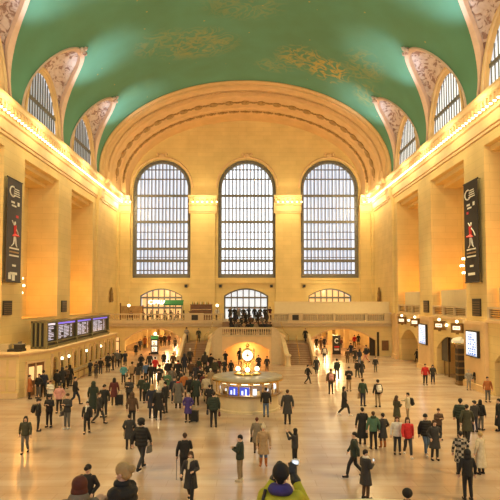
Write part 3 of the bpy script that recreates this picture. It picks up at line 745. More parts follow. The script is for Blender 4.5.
# --- chandeliers -----------------------------------------------------------
def chandelier(loc,label):
    c=tag(empty('globe_chandelier',loc),label,'chandelier')
    m=MB().cyl((0,0,1.9),(0,0,18.0-loc[2]),.035,n=6).cyl((0,0,0),(0,0,1.9),.07)
    for z,r in ((.15,.3),(.75,.45),(1.35,.3)):
        m.lathe([(r,z),(r+.04,z+.04),(r,z+.08),(r-.04,z+.04),(r,z)],n=16,close=False)
        for k in range(4): m.cyl((0,0,z),(r*cos(k*PI/2),r*sin(k*PI/2),z+.04),.02,n=4)
    m.build('brass_frame',M_brass,c)
    g0=None
    for z,r,n in ((.15,.3,5),(.75,.45,7),(1.35,.3,5)):
        for k in range(n):
            a=2*PI*k/n
            if g0 is None: g0=MB().sphere((0,0,0),.11,8).build('globe',M_globe,c,True); g=g0
            else: g=g0.copy(); COL.objects.link(g)
            g.location=(r*cos(a),r*sin(a),z+.15)
    return c
chandelier((-18.75,45.5,7.3),'tiered globe chandelier glowing beside the left banner')
chandelier((18.85,46.4,9.0),'tiered globe chandelier glowing beside the right banner')
# --- right wall lower zone ---------------------------------------------------
PR=lambda u,z,d:(HW+.02+d,u,z)
hs=[(a+.9,b-.9,0,2.4,1.3) for a,b in OPEN[2:]]
struct(arch_wall(MB(),PR,Y0,68.9,0,5.45,hs,2.2).build('wall_right_base',M_wall,fix=False),'lower right wall with arched gate alcoves','wall')
m=MB()
for (a,b) in OPEN[2:]:
    m.box(HW+2.2,HW+2.4,a,b,0,4.2)
    m.box(HW-.15,HW+.3,a-.05,b+.05,5.3,5.5)
for a,b in ((29.2,33.1),(41.3,45.2),(53.5,57.4),(65.6,67.4)): m.box(HW-.28,HW+.02,a,b,0,5.2).box(HW-.4,HW,a-.1,b+.1,0,.5).box(HW-.36,HW,a-.06,b+.06,5.1,5.35)
struct(m.build('trim_41',M_trim),'pier plinths and ledges of the right wall','moulding')
for a,b in OPEN[3:]:
    s_=tag(empty('ledge_balustrade',(HW+.1,(a+b)/2,5.5)),{3:'stone balustrade on the nearest ledge of right wall',4:'stone balustrade on the ledge beside the right banner',5:'stone balustrade on the farthest ledge of right wall'}[OPEN.index((a,b))],'balustrade')
    h=(b-a)/2
    m=MB().box(-.1,.15,-h,h,.84,.98).box(-.1,.15,-h,h,0,.14)
    for q in range(4): y=-h+.1+(2*h-.2)*q/3; m.box(-.12,.16,y-.14,y+.14,0,.95)
    m.build('rails',M_bal,s_)
    m=MB()
    for q in range(3):
        y0=-h+.3+(2*h-.2)*q/3; y1=y0+(2*h-.2)/3-.4
        for z in (.26,.42,.58,.74): m.box(0,.06,y0,y1,z-.04,z+.04)
    m.build('grille',M_bronze,s_)
    if OPEN.index((a,b))>=3:
        pb=MB().box(-.05,.05,-h*(.72 if b>50 else .95),h*.9,0,1.75).build('hoarding',M_pale); pb.location=(HW+.75,(a+b)/2,5.4+.7)
        pb.location.z=5.4; pb.scale.z=1.45
        tag(pb,{3:'plain beige hoarding in the nearest opening of the right wall',4:'plain beige hoarding in the opening behind right banner',5:'plain beige hoarding in the farthest opening of right wall'}[OPEN.index((a,b))],'hoarding')
# gate signs
def gate_sign(Y,z,lab):
    g=tag(empty('gate_sign',(HW-.62,Y,z),R(35)),lab,'sign'); g.scale=(.85,)*3
    MB().box(-.12,.12,-.62,.62,-.42,.38).box(-.14,.14,-.62,.62,.36,.44).box(-.14,.14,-.62,.62,-.5,-.42).box(-.05,.05,-.15,.15,-.65,-.5).box(.1,.75,-.06,.06,.0,.1).build('frame',M_bronze,g)
    MB().box(-.14,-.125,-.4,.4,-.2,.16).build('lit_panel',M_clock,g)
    m=MB()
    for k in range(4): m.box(-.15,-.142,-.3+k*.16,-.2+k*.16,-.08,.05)
    m.build('lettering',M_dark,g)
    MB().sphere((-.05,0,.6),.15,10).build('lamp_globe',M_globe,g,True)
for Y,z,l in ((61.9,4.75,'bronze gate sign with globe lamp, farthest on the right wall'),(57.1,4.72,'bronze gate sign with globe lamp just left of far digital screen'),(49.9,4.72,'bronze gate sign with globe lamp just right of far digital screen'),(45.7,4.7,'bronze gate sign with globe lamp over the cream canopy')):
    gate_sign(Y,z,l)
for Y in (61,49.4):
    l=tag(empty('wall_lamp',(HW-.15,Y,4.75)),'small globe wall lamp between two gate signs, %s bay'%('farthest' if Y>55 else 'middle'),'lamp')
    MB().sphere((0,0,0),.13,8).build('globe',M_globe,l,True); MB().cyl((.02,0,0),(.22,0,-.1),.03).build('bracket',M_brass,l)
# digital screens
def screen(y0,y1,z0,z1,lab):
    s_=tag(empty('digital_screen',(HW-.42,(y0+y1)/2,z0)),lab,'screen'); w=(y1-y0)/2; h=z1-z0
    MB().box(-.08,.14,-w,w,0,h).build('casing',M_black,s_)
    p=MB().box(-.095,-.08,-w+.12,w-.12,.1,h-.1).build('display',M_screen,s_)
    m=MB(); q=random.Random(y0)
    for k in range(9):
        z=.2+k*(h-.4)/9
        y=-w+.25
        while y<w-.5:
            l=q.uniform(.1,.35)
            if q.random()<.7: m.box(-.1,-.096,y,y+l,z,z+.12)
            y+=l+.12
    m.box(-.1,-.096,-w+.15,w-.15,.12,.18)
    m.build('map_print',M_scrblue,p)
    return s_
screen(54.2,56.4,2.55,4.6,'tall lit digital screen on the farther right pier')
screen(42.1,44.3,2.55,4.6,'tall lit digital screen on the nearer right pier')
for Y,z0,z1,sg,lab in ((55.2,5.75,6.95,1,'dark bronze wall panel above the farther digital screen'),(43.1,5.75,7.1,1,'dark bronze wall panel above the nearer digital screen'),(42.3,5.85,6.95,-1,'dark bronze wall panel below the left banner'),(55.4,5.8,6.95,-1,'dark bronze wall panel on the left pier above the departure board')):
    o=tag(empty('wall_panel',(sg*(HW-.06),Y,z0)),lab,'panel'); h=z1-z0
    MB().box(-.05,.05,-.75,.75,0,h).build('plate',M_dark,o)
    m=MB()
    for k in range(6): m.box(-.07,.07,-.65,.65,.1+k*(h-.2)/6,.15+k*(h-.2)/6)
    m.build('louvre',M_bronze,o)
# alcove furniture
o=tag(empty('poster_board',(HW+.3,50.8,1.4)),'tall dark poster board on the middle right alcove','poster board')
MB().box(-.15,.1,-.75,.75,0,2.2).build('board',M_black,o); MB().box(-.17,-.12,-.8,-.72,0,2.25).box(-.17,-.12,.72,.8,0,2.25).box(-.17,-.12,-.8,.8,2.2,2.28).build('frame',M_bronze,o)
MB().box(-.05,.05,-.6,-.5,-1.4,0).box(-.05,.05,.5,.6,-1.4,0).build('leg',M_bronze,o)
o=tag(empty('bronze_gate',(HW-.5,45.6,0)),'dark bronze gate post standing by the right wall below cream canopy','gate')
m=MB().box(-.3,.3,-.35,.35,0,.2).box(-.25,.25,-.3,.3,.2,3.1).box(-.32,.32,-.36,.36,3.1,3.3)
m.build('post',M_bronze,o)
m=MB()
for k in range(5): m.box(-.28,-.25,-.25,.25,.4+k*.55,.8+k*.55).box(-.25,.25,-.33,-.3,.4+k*.55,.8+k*.55)
m.build('panel',M_dark,o)
o=tag(empty('canopy',(HW+.1,46.7,3.4)),'small curved cream canopy on the right wall between gate sign and gate post','canopy')
m=MB().lathe([(.85,0),(.8,.22),(.62,.38),(.25,.47),(0,.5)],n=16,a0=PI/2,a1=3*PI/2,close=False); m.build('hood',M_white,o,True)
MB().lathe([(.85,0),(.87,-.05),(.83,-.05),(.81,0)],n=16,a0=PI/2,a1=3*PI/2,close=False).build('rim',M_brass,o)
for sg in (-1,1):
    o=tag(empty('wall_shrine_plaque',(sg*(HW-.1),74.2,6.7)),'small gabled bronze plaque on %s wall above the balcony'%('left' if sg<0 else 'right'),'plaque')
    m=MB().add([(0,-.5,0),(0,.5,0),(0,.5,1.3),(0,0,2.0),(0,-.5,1.3),(-sg*.2,-.5,0),(-sg*.2,.5,0),(-sg*.2,.5,1.3),(-sg*.2,0,2.0),(-sg*.2,-.5,1.3)],[(0,1,2,3,4),(5,6,7,8,9),(0,1,6,5),(1,2,7,6),(2,3,8,7),(3,4,9,8),(4,0,5,9)]).build('plate',M_bronze,o)
    MB().cyl((-sg*.25,0,.15),(-sg*.25,0,1.0),.16,.1,8).sphere((-sg*.25,0,1.15),.13,8).build('figure',M_relief,o,True)
for x in (-8.55,-3.6,3.75,8.45):
    o=MB().box(-.2,.2,-.2,.0,-.2,.2).box(-.15,.15,-.26,-.2,-.15,.15).build('wall_speaker',M_black); o.location=(x,YF,9.0)
    tag(o,'small black box speaker on far wall, '+{-8.55:'under the left tall window',-3.6:'left of the middle low window',3.75:'right of the middle low window',8.45:'under the right tall window'}[x],'speaker')
# notice on the wall under the balcony, kiosks
o=tag(empty('notice_board',(17.5,YBAL-.08,.75)),'small brown notice board on the stone wall right of the balcony arch','notice board')
MB().box(-.38,.38,-.04,.06,0,1.15).build('board',M_wood,o); MB().box(-.43,.43,-.06,-.02,-.05,.0).box(-.43,.43,-.06,-.02,1.15,1.2).box(-.43,-.38,-.06,-.02,0,1.15).box(.38,.43,-.06,-.02,0,1.15).build('frame',M_bronze,o)
o=struct(MB().box(-17.1,-15.8,YBAL+.5,YBAL+.58,0,2.3).build('door_2',M_warmglass),'small lit door left of the left balcony arch','door')
MB().box(-17.1,-17.0,YBAL+.4,YBAL+.62,0,2.4).box(-16.5,-16.4,YBAL+.4,YBAL+.62,0,2.4).box(-15.9,-15.8,YBAL+.4,YBAL+.62,0,2.4).box(-17.1,-15.8,YBAL+.4,YBAL+.62,1.75,1.85).build('door_frame',M_bronze,o)
o=struct(MB().box(16.5,16.75,YBAL-.12,YBAL+.1,0,3.0).box(15.7,16.6,YBAL+.6,YBAL+.7,0,2.7).build('door_1',M_dark),'dark bronze door edge at right end of the arch','door')
def kiosk(x,lab,kind):
    k=tag(empty('advert_pillar',(x,71.6,0)),lab,'advertising pillar')
    MB().box(-.48,.48,-.25,.25,0,2.35).box(-.52,.52,-.29,.29,2.3,2.42).box(-.52,.52,-.29,.29,0,.12).build('casing',M_black,k)
    if kind:
        m=MB(); m.tube([(.24*cos(a),-.27,1.72+.28*sin(a)) for a in [PI*.25+1.5*PI*i/14 for i in range(15)]],.05,6); m.build('emblem',M_white,k)
        m=MB().box(-.32,.32,-.28,-.25,.85,1.05); m.build('red_strip',M_red,k)
        m=MB()
        for q in range(5): m.box(-.3+.125*q,-.22+.125*q,-.28,-.25,.5,.72)
        m.build('lettering',M_white,k)
    else:
        MB().box(-.46,.46,-.27,.0,1.95,2.3).build('green_header',MATS.get('green_sign') or mat('green_sign',(.03,.22,.08),.5),k)
        for z in (.35,1.15):
            p=MB().box(-.33,.33,-.28,-.25,z,z+.6).build('lit_poster',M_clock,k)
            MB().cyl((-.05,-.285,z+.1),(0,-.285,z+.45),.09,.05,6).box(-.25,.25,-.29,-.28,z+.05,z+.1).box(-.2,-.1,-.29,-.28,z+.3,z+.5).build('figure_print',M_wood,p)
        MB().sphere((.05,0,2.62),.2,10).build('globe_lamp',M_globe,k,True)
kiosk(-11.75,'dark advertising pillar with two lit posters and globe under the left balcony arch',0)
kiosk(11.85,'dark advertising pillar with round white emblem under the right balcony arch',1)
# --- cafe on the left half of the balcony -------------------------------------
ZB=4.3
cafe=tag(empty('bar_counter',(-6.1,75,ZB)),'wooden cafe bar counter with bottle shelf on the balcony left of centre','bar counter')
MB().box(-1.5,1.5,-.35,.35,0,1.1).box(-1.6,1.6,-.45,.45,1.1,1.18).build('counter',M_wood,cafe)
MB().box(-1.5,1.5,1.0,1.3,0,2.0).box(-1.55,1.55,.9,1.35,2.0,2.1).box(-1.5,-1.4,.95,1.3,0,2.1).box(1.4,1.5,.95,1.3,0,2.1).build('back_shelf',M_wood,cafe)
MB().box(-1.4,1.4,.9,1.0,1.35,1.4).build('shelf',M_brass,cafe)
bt=None; rr=random.Random(9)
Mb=[mat('green_bottle_glass',(.05,.2,.06),.1),mat('amber_bottle_glass',(.45,.18,.03),.1),mat('clear_bottle_glass',(.7,.7,.65),.1)]
bme=MB().lathe([(.06,0),(.06,.22),(.02,.3),(.02,.4)],n=8)
for k in range(12):
    o=bme.build('bottle',Mb[k%3],None,True) if k<3 else dup(bts[k%3])
    if k==0: bts=[]
    if k<3: bts.append(o)
    o.location=(-7.3+k*.22,76.15,ZB+2.105); tag(o,{0:'green glass bottle on the cafe back shelf',1:'amber glass bottle on the cafe back shelf',2:'clear glass bottle on the cafe back shelf'}[k%3],'bottle',['green bottles on the cafe back shelf','amber bottles on the cafe back shelf','clear bottles on the cafe back shelf'][k%3])
cs=tag(empty('cafe_sign',(-12.0,77.6,6.35)),'row of glowing white letters over the balcony cafe','sign')
mesh_text('lettering','CIPRIANI',.86,mat('sign_white',(1,1,1),.5,emit=(.92,1,.9),es=2.2),cs,(0,0,.05),(PI/2,0,0),.03)
MB().box(-1.9,1.9,.02,.1,-.02,.04).build('mounting_bar',M_dark,cs)
for x in (-1.8,1.8): MB().cyl((x,.05,-2.05),(x,.05,0),.03).build('post',M_dark,cs)
aw=tag(empty('green_awning',(-9.9,76.2,ZB)),'green awning over the cafe right of the lit letters','awning')
MB().add([(-1.3,-.6,2.15),(1.3,-.6,2.15),(1.3,.6,2.7),(-1.3,.6,2.7),(-1.3,-.6,1.95),(1.3,-.6,1.95)],[(0,1,2,3),(4,5,1,0)]).build('canvas',MATS['green_sign'],aw,fix=False)
for x in (-1.2,1.2): MB().cyl((x,.5,0),(x,.5,2.65),.03).build('post',M_dark,aw)
def table(x,y,lab):
    t=tag(empty('cafe_table',(x,y,ZB)),lab,'table','round cafe tables on the balcony')
    MB().lathe([(.42,.72),(.44,.74),(.42,.76)],n=20).build('tabletop',M_white,t); MB().lathe([(.22,0),(.2,.03),(.035,.06),(.035,.72)],n=12).build('pedestal',M_dark,t); return t
def lampost(x,y,lab):
    t=tag(empty('globe_lamp_post',(x,y,ZB)),lab,'lamp'); MB().lathe([(.15,0),(.1,.1),(.05,.2),(.045,1.75),(.1,1.8)],n=10).build('post',M_bronze,t); MB().sphere((0,0,1.98),.19,10).build('globe',M_globe,t,True)
lampost(-3.7,72.5,'globe lamp post on balcony at the left edge of middle window')
lampost(-15.3,72.2,'globe lamp post at the far left end of the balcony cafe')
o=tag(empty('timber_screen',(-15.4,74.5,ZB)),'low timber screen at the left end of the balcony','screen')
MB().box(-1.5,1.5,-.05,.05,.2,1.9).build('panel',M_relief,o); MB().box(-1.6,-1.45,-.08,.08,0,2.3).box(1.45,1.6,-.08,.08,0,2.0).build('post',M_wood,o)
# ================================================================== PEOPLE
SKIN=[mat('light_skin',(.62,.38,.26),.55),mat('tan_skin',(.45,.26,.16),.55),mat('brown_skin',(.16,.08,.05),.55)]
M_eye=mat('eye_dark',(.03,.02,.02),.3); M_lip=mat('lip',(.40,.14,.12),.5)
CM={}
def cmat(c,r=.8):
    k=tuple(c)
    if k not in CM: CM[k]=mat('cloth_%02d'%len(CM),c,r,vary=.25,vscale=7,bump=.25,bscale=14)
    return CM[k]
COLS=dict(black=(.014,.013,.014),charcoal=(.035,.033,.035),navy=(.018,.022,.045),olive=(.05,.048,.026),green=(.035,.06,.035),dgreen=(.022,.035,.026),grey=(.13,.12,.11),lgrey=(.32,.30,.27),brown=(.085,.045,.025),
 maroon=(.10,.018,.02),red=(.55,.02,.02),tan=(.42,.28,.15),cream=(.62,.53,.38),white=(.72,.68,.62),purple=(.06,.035,.20),blue=(.06,.13,.30),teal=(.08,.30,.36),jeans=(.09,.14,.24),orange=(.42,.14,.04),pink=(.62,.30,.28),yellow=(.52,.50,.03),blond=(.50,.33,.14),hairbrown=(.06,.028,.014),hairblack=(.012,.01,.009),hairred=(.12,.03,.015),khaki=(.30,.22,.13),coatgrey=(.22,.18,.13),violet=(.05,.04,.22),mint=(.07,.16,.10))
def lerp(a,b,t): return tuple(a[i]+(b[i]-a[i])*t for i in range(3))
# solid of rounded cones -> one skin by voxel remesh
def blob_cone(m,p,q,r0,r1,n=10):
    m.cyl(p,q,r0,r1,n); m.sphere(p,r0,n); m.sphere(q,r1,n)
def loft(m,secs,n=16):
    vs=[]
    for (cx,cy,z,rx,ry) in secs:
        for i in range(n):
            a=2*PI*i/n; vs.append((cx+rx*cos(a),cy+ry*sin(a),z))
    fs=[(j*n+i,j*n+(i+1)%n,(j+1)*n+(i+1)%n,(j+1)*n+i) for j in range(len(secs)-1) for i in range(n)]
    fs+=[tuple(range(n))[::-1],tuple(range((len(secs)-1)*n,len(secs)*n))]
    m.add(vs,fs)
def remesh(m,name,vox,mats,smooth=2,dec=1.0):
    o=m.build(name,mats)
    md=o.modifiers.new('r','REMESH'); md.mode='VOXEL'; md.voxel_size=vox
    if smooth: s=o.modifiers.new('s','SMOOTH'); s.iterations=smooth; s.factor=.5
    if dec<1: d=o.modifiers.new('d','DECIMATE'); d.ratio=dec
    dg=bpy.context.evaluated_depsgraph_get(); me=bpy.data.meshes.new_from_object(o.evaluated_get(dg)); me.name=name
    bpy.data.objects.remove(o); me.polygons.foreach_set('use_smooth',[True]*len(me.polygons)); return me
# pose = hip height offset, legs [(knee),(ankle)] L/R, arms [(elbow),(wrist),(finger dir)] L/R ; facing +Y ; left is -X
def P_(legs,arms,hd=(0,0,0),pel=(0,0,.94),lean=0): return dict(legs=legs,arms=arms,hd=hd,pel=pel,lean=lean)
ST=[((-.10,.02,.50),(-.11,-.02,.09)),((.10,.01,.50),(.12,-.02,.09))]
WK=[((-.09,.20,.52),(-.09,.28,.13)),((.09,-.05,.50),(.09,-.36,.17))]
WK2=[((-.09,.02,.50),(-.09,-.22,.12)),((.09,.16,.53),(.09,.17,.10))]
DN=((-.27,-.02,1.13),(-.29,.06,.88),(0,.15,-1)); DNR=((.27,-.02,1.13),(.29,.06,.88),(0,.15,-1))
FW=((-.27,.0,1.14),(-.17,.24,1.10),(.5,.7,.1)); FWR=((.27,.0,1.14),(.15,.25,1.14),(-.5,.7,.2))
UP=((-.25,.18,1.26),(-.10,.36,1.50),(.15,.3,1)); UPR=((.25,.18,1.26),(.10,.36,1.50),(-.15,.3,1))
POSES={
 'stand':P_(ST,[DN,DNR]),
 'pockets':P_(ST,[((-.30,-.05,1.15),(-.21,.13,.98),(.1,.3,-1)),((.30,-.05,1.15),(.21,.13,.98),(-.1,.3,-1))]),
 'phone':P_(ST,[((-.24,.02,1.15),(-.08,.27,1.19),(.4,.6,.5)),((.24,.02,1.15),(.10,.28,1.20),(-.4,.6,.5))],hd=(-.35,0,0)),
 'onehand':P_(ST,[DN,((.25,.05,1.16),(.16,.29,1.20),(-.3,.6,.5))],hd=(-.2,.2,0)),
 'photo':P_(ST,[UP,UPR],hd=(.05,0,0)),
 'walk':P_(WK,[((-.25,-.14,1.15),(-.26,-.16,.90),(0,.1,-1)),((.25,.10,1.14),(.24,.24,.93),(0,.4,-1))]),
 'stroll':P_(WK2,[((-.26,.06,1.13),(-.27,.17,.90),(0,.3,-1)),((.26,-.08,1.13),(.28,-.08,.88),(0,.1,-1))]),
 'walkbag':P_(WK,[((-.25,-.05,1.15),(-.14,.22,1.12),(.4,.7,0)),((.27,.05,1.15),(.27,.27,1.03),(0,1,-.2))]),
 'gesture':P_(ST,[DN,((.30,.10,1.22),(.36,.34,1.18),(.2,1,.1))],hd=(-.05,0,-.3)),
 'sit':P_([((-.12,.42,.52),(-.13,.42,.10)),((.12,.42,.52),(.13,.42,.10))],[((-.25,.08,.72),(-.13,.32,.72),(.3,1,0)),((.25,.08,.72),(.13,.32,.72),(-.3,1,0))],pel=(0,0,.54)),
}
def joints(p):
    P=POSES[p]; dz=P['pel'][2]-.94
    return P,dz,Vector((0,.0,1.60+dz))
def hand(m,w,d,side,fine):
    w=Vector(w); d=Vector(d).normalized(); s=d.cross(Vector((0,0,1))); s=s.normalized() if s.length>.2 else Vector((1,0,0)); up=s.cross(d)
    pe=w+d*.085
    blob_cone(m,w,w+d*.045,.028,.036,8); 
    for k in (-1,0,1): blob_cone(m,w+d*.03+s*.018*k,pe+s*.026*k,.020,.016,6)
    for k,(o,l) in enumerate(((-.033,.068),(-.011,.08),(.011,.075),(.033,.058))):
        a=pe+s*o; b=a+d*l*.5+up*-.004; c=b+d*l*.38-up*.022*1
        blob_cone(m,a,b,.0105,.0098,6); blob_cone(m,b,c,.0098,.0085,6)
    t=w+d*.03+s*(-.03*side); u=t+d*.035-s*.028*side; v=u+d*.03-s*.006*side
    blob_cone(m,t,u,.014,.012,6); blob_cone(m,u,v,.012,.010,6)
def headm(m,hc,rot):
    def T(x,y,z): return hc+rot@Vector((x,y,z))
    h=MB()
    # skull, jaw, nose, ears, brow
    h.sphere((0,-.012,.025),.098,16,sc=(.82,1.0,.98)); h.sphere((0,.018,-.045),.070,14,sc=(.80,.92,1.02)); h.sphere((0,.055,-.088),.028,8,sc=(1.1,.8,.8))
    h.cyl((0,.083,.012),(0,.108,-.022),.009,.017,6); h.sphere((0,.102,-.026),.017,8)
    h.sphere((0,.075,.026),.022,8,sc=(2.2,.6,.4)); h.sphere((0,.080,-.058),.015,8,sc=(1.7,.7,.5))
    for s in (-1,1): h.sphere((s*.082,-.005,-.01),.026,8,sc=(.35,.7,1.15)); h.sphere((s*.045,.055,-.025),.028,8)
    h.v=[tuple(T(*v)) for v in h.v]; m.add(h.v,h.f)
BODY={};CLOTH={}
def rotof(P): 
    a,b,c=P['hd']; return Matrix.Rotation(c,3,'Z')@Matrix.Rotation(a,3,'X')
def body(p):
    if p in BODY: return BODY[p]
    P,dz,hc=joints(p); m=MB(); rot=rotof(P)
    loft(m,[(0,0,.86+dz,.12,.09),(0,0,.94+dz,.165,.115),(0,0,1.08+dz,.135,.10),(0,0,1.25+dz,.165,.115),(0,0,1.38+dz,.17,.105),(0,0,1.44+dz,.10,.075),(0,0,1.47+dz,.06,.06)])
    blob_cone(m,(0,-.005,1.42+dz),(0,.0,1.53+dz),.062,.056,12)
    headm(m,hc,rot)
    for s,(k,a) in zip((-1,1),P['legs']):
        blob_cone(m,(s*.09,0,.90+dz),k,.088,.056); blob_cone(m,k,lerp(k,a,.35),.056,.056); blob_cone(m,lerp(k,a,.35),a,.056,.038)
        blob_cone(m,a,(a[0]+s*.015,a[1]+.14,max(.045,a[2]-.05)),.038,.033,8)
    for s,(e,w,d) in zip((-1,1),P['arms']):
        sh=(s*.185,0,1.385+dz); blob_cone(m,(s*.12,0,1.38+dz),sh,.07,.058); blob_cone(m,sh,e,.052,.040); blob_cone(m,e,w,.040,.026); hand(m,w,d,s,True)
    me=remesh(m,'body',.0105,[SKIN[0],M_eye,M_lip],1,.32)
    inv=rot.inverted()
    for f in me.polygons:
        q=inv@(Vector(f.center)-hc)
        if q.y>.05:
            for s in (-1,1):
                if (q.x-s*.030)**2/.00022+(q.z-.006)**2/.00010<1: f.material_index=1
            if abs(q.x)<.026 and abs(q.z+.060)<.010: f.material_index=2
    BODY[p]=me; return me
def cloth(kind,p):
    k=(kind,p)
    if k in CLOTH: return CLOTH[k]
    P,dz,hc=joints(p); m=MB(); rot=rotof(P); vox=.018
    def legs(g,w=1):
        for s,(kk,a) in zip((-1,1),P['legs']):
            blob_cone(m,(s*.09,0,.90+dz),kk,.100*w,.072*w); blob_cone(m,kk,lerp(kk,a,.88),.072*w,.058*w)
    if kind=='trousers':
        loft(m,[(0,0,.84+dz,.15,.11),(0,0,.92+dz,.18,.125),(0,0,1.03+dz,.15,.115)]); legs(0)
    elif kind=='shoes':
        for s,(kk,a) in zip((-1,1),P['legs']):
            b=(a[0]+s*.02,a[1]+.15,max(.045,a[2]-.06)); h=(a[0],a[1]-.03,max(.045,a[2]-.04))
            blob_cone(m,h,b,.046,.042,8); blob_cone(m,a,h,.048,.046,8); m.box(h[0]-.04,h[0]+.04,h[1]-.03,b[1]+.02,min(h[2],b[2])-.045,min(h[2],b[2])-.01)
        vox=.016
    elif kind=='boots':
        for s,(kk,a) in zip((-1,1),P['legs']):
            b=(a[0]+s*.02,a[1]+.14,max(.045,a[2]-.05)); blob_cone(m,a,b,.055,.042,8); blob_cone(m,lerp(kk,a,.35),a,.074,.058,8)
    elif kind in('jacket','puffer','coat','longcoat'):
        pf=1.14 if kind=='puffer' else 1.0
        W=lambda x:x*pf
        if kind in('jacket','puffer'):
            bot=[(0,0,.82+dz,W(.195),W(.15)),(0,0,.90+dz,W(.20),W(.155)),(0,0,1.03+dz,W(.175),W(.145))]
        elif kind=='coat': bot=[(0,0,.52+dz*1.0,.255,.205),(0,0,.70+dz,.225,.18),(0,0,.92+dz,.20,.155),(0,0,1.05+dz,.17,.14)]
        else: bot=[(0,0,.30,.28,.22),(0,0,.6,.245,.19),(0,0,.92+dz,.205,.16),(0,0,1.05+dz,.18,.145)]
        if p=='sit' : bot=[(0,0,.46,.2,.16),(0,0,.56,.2,.16),(0,0,.7,.175,.145)]
        loft(m,bot+[(0,0,1.22+dz,W(.195),W(.15)),(0,0,1.36+dz,W(.20),W(.14)),(0,0,1.43+dz,.14,.105),(0,0,1.475+dz,.085,.085)])
        for s,(e,w,d) in zip((-1,1),P['arms']):
            sh=(s*.185,0,1.375+dz); blob_cone(m,(s*.12,0,1.36+dz),sh,.085,.078*pf); blob_cone(m,sh,e,.074*pf,.062*pf); blob_cone(m,e,lerp(e,w,.95),.062*pf,.048)
        if kind=='puffer':
            for z in (.9,1.02,1.14,1.26,1.36): loft(m,[(0,0,z-.05+dz,.19,.15),(0,0,z-.02+dz,.235,.185),(0,0,z+.02+dz,.235,.185),(0,0,z+.05+dz,.19,.15)])
    elif kind=='hood':
        loft(m,[(0,-.03,1.42+dz,.13,.11),(0,-.06,1.47+dz,.15,.12),(0,-.07,1.53+dz,.12,.09)])
    elif kind=='scarf':
        loft(m,[(0,.01,1.42+dz,.10,.10),(0,.01,1.46+dz,.115,.115),(0,.01,1.51+dz,.10,.10)]); blob_cone(m,(.03,.10,1.44+dz),(.05,.17,1.2+dz),.04,.035)
    else: # hair / hats in head space
        h=MB()
        if kind=='short': h.sphere((0,-.022,.045),.103,14,sc=(.88,1.02,.92)); h.sphere((0,-.06,-.01),.06,8)
        elif kind=='long':
            h.sphere((0,-.022,.042),.107,14,sc=(.92,1.02,.95)); loft(h,[(0,-.06,-.22,.10,.045),(0,-.06,-.1,.105,.055),(0,-.045,.05,.09,.07)],12)
            for s in (-1,1): blob_cone(h,(s*.08,-.01,.02),(s*.09,.0,-.18),.03,.028,8)
        elif kind=='bun': h.sphere((0,-.022,.045),.106,14,sc=(.9,1.02,.94)); h.sphere((0,-.05,-.02),.082,10); h.sphere((0,-.15,.02),.055,10)
        elif kind=='bob': h.sphere((0,-.022,.042),.112,14,sc=(.95,1.02,.95)); h.sphere((0,-.04,-.05),.105,12,sc=(1.1,.85,1)); h.sphere((0,-.04,-.1),.1,12,sc=(1.2,.85,.7))
        elif kind=='afro': h.sphere((0,-.03,.06),.15,16,sc=(1,.95,.95))
        elif kind=='beanie': h.sphere((0,-.015,.055),.108,14,sc=(.92,1.02,1.0)); loft(h,[(0,-.012,.02,.1,.112),(0,-.012,.055,.1,.112)],16); h.sphere((0,-.05,-.02),.055,8)
        elif kind=='furhat': h.sphere((0,-.02,.075),.135,14,sc=(1.05,1.05,.85)); h.sphere((.1,-.02,-.02),.05,8); h.sphere((-.1,-.02,-.02),.05,8); h.sphere((0,-.08,-.02),.07,8)
        elif kind=='cap': h.sphere((0,-.018,.05),.106,14,sc=(.9,1.02,.92)); h.sphere((0,-.06,-.01),.055,8); h.cyl((0,.02,.055),(0,.15,.045),.075,.06,8)
        elif kind=='hoodup': h.sphere((0,-.03,.03),.135,14,sc=(.95,1,1.08)); loft(h,[(0,-.04,-.16,.14,.11),(0,-.04,-.05,.125,.11)],12); 
        elif kind=='pom': h.sphere((0,-.015,.055),.112,14,sc=(.95,1.02,1.0)); h.sphere((0,-.02,.185),.05,10); loft(h,[(0,-.012,.015,.108,.118),(0,-.012,.06,.108,.118)],16)
        for v in h.v: pass
        vs=[tuple(hc+rot@Vector(v)) for v in h.v]; m.add(vs,h.f); vox=.012
        if kind=='hoodup' or kind in('short','long','bun'): pass
    me=remesh(m,kind,vox,[M_white],1,.45 if vox>.013 else .5)
    CLOTH[k]=me; return me
NAMES={'short':'hair','bob':'hair','long':'hair','bun':'hair','afro':'hair','beanie':'beanie','furhat':'fur_hat','cap':'cap','hoodup':'hood','pom':'bobble_hat','puffer':'puffer_jacket','longcoat':'long_coat'}
def attach(par,me,name,m):
    o=bpy.data.objects.new(name,me); COL.objects.link(o); o.parent=par
    if m is not None: o.material_slots[0].link='OBJECT'; o.material_slots[0].material=m
    return o
GP={}
def person(loc,rz,sc,pose,top,ck,bot,hk,hc,label,skin=0,shoes='black',extra=(),group=None):
    b=attach(None,body(pose),'person',None)
    b.location=loc; b.rotation_euler=(0,0,R(rz)); b.scale=(sc,sc,sc)
    b.material_slots[0].link='OBJECT'; b.material_slots[0].material=SKIN[skin]
    tag(b,label,'person',group or 'people in the concourse')
    attach(b,cloth('trousers',pose),'trousers',cmat(COLS[bot]))
    attach(b,cloth('boots' if shoes=='bootbrown' else 'shoes',pose),'boots' if shoes=='bootbrown' else 'shoes',cmat(COLS['orange' if shoes=='bootbrown' else shoes]))
    attach(b,cloth(ck,pose),NAMES.get(ck,ck),top if not isinstance(top,str) else cmat(COLS[top]))
    attach(b,cloth(hk,pose),NAMES.get(hk,hk),cmat(COLS[hc]))
    for kk,cc in extra: attach(b,cloth(kk,pose),kk,cmat(COLS[cc]))
    return b
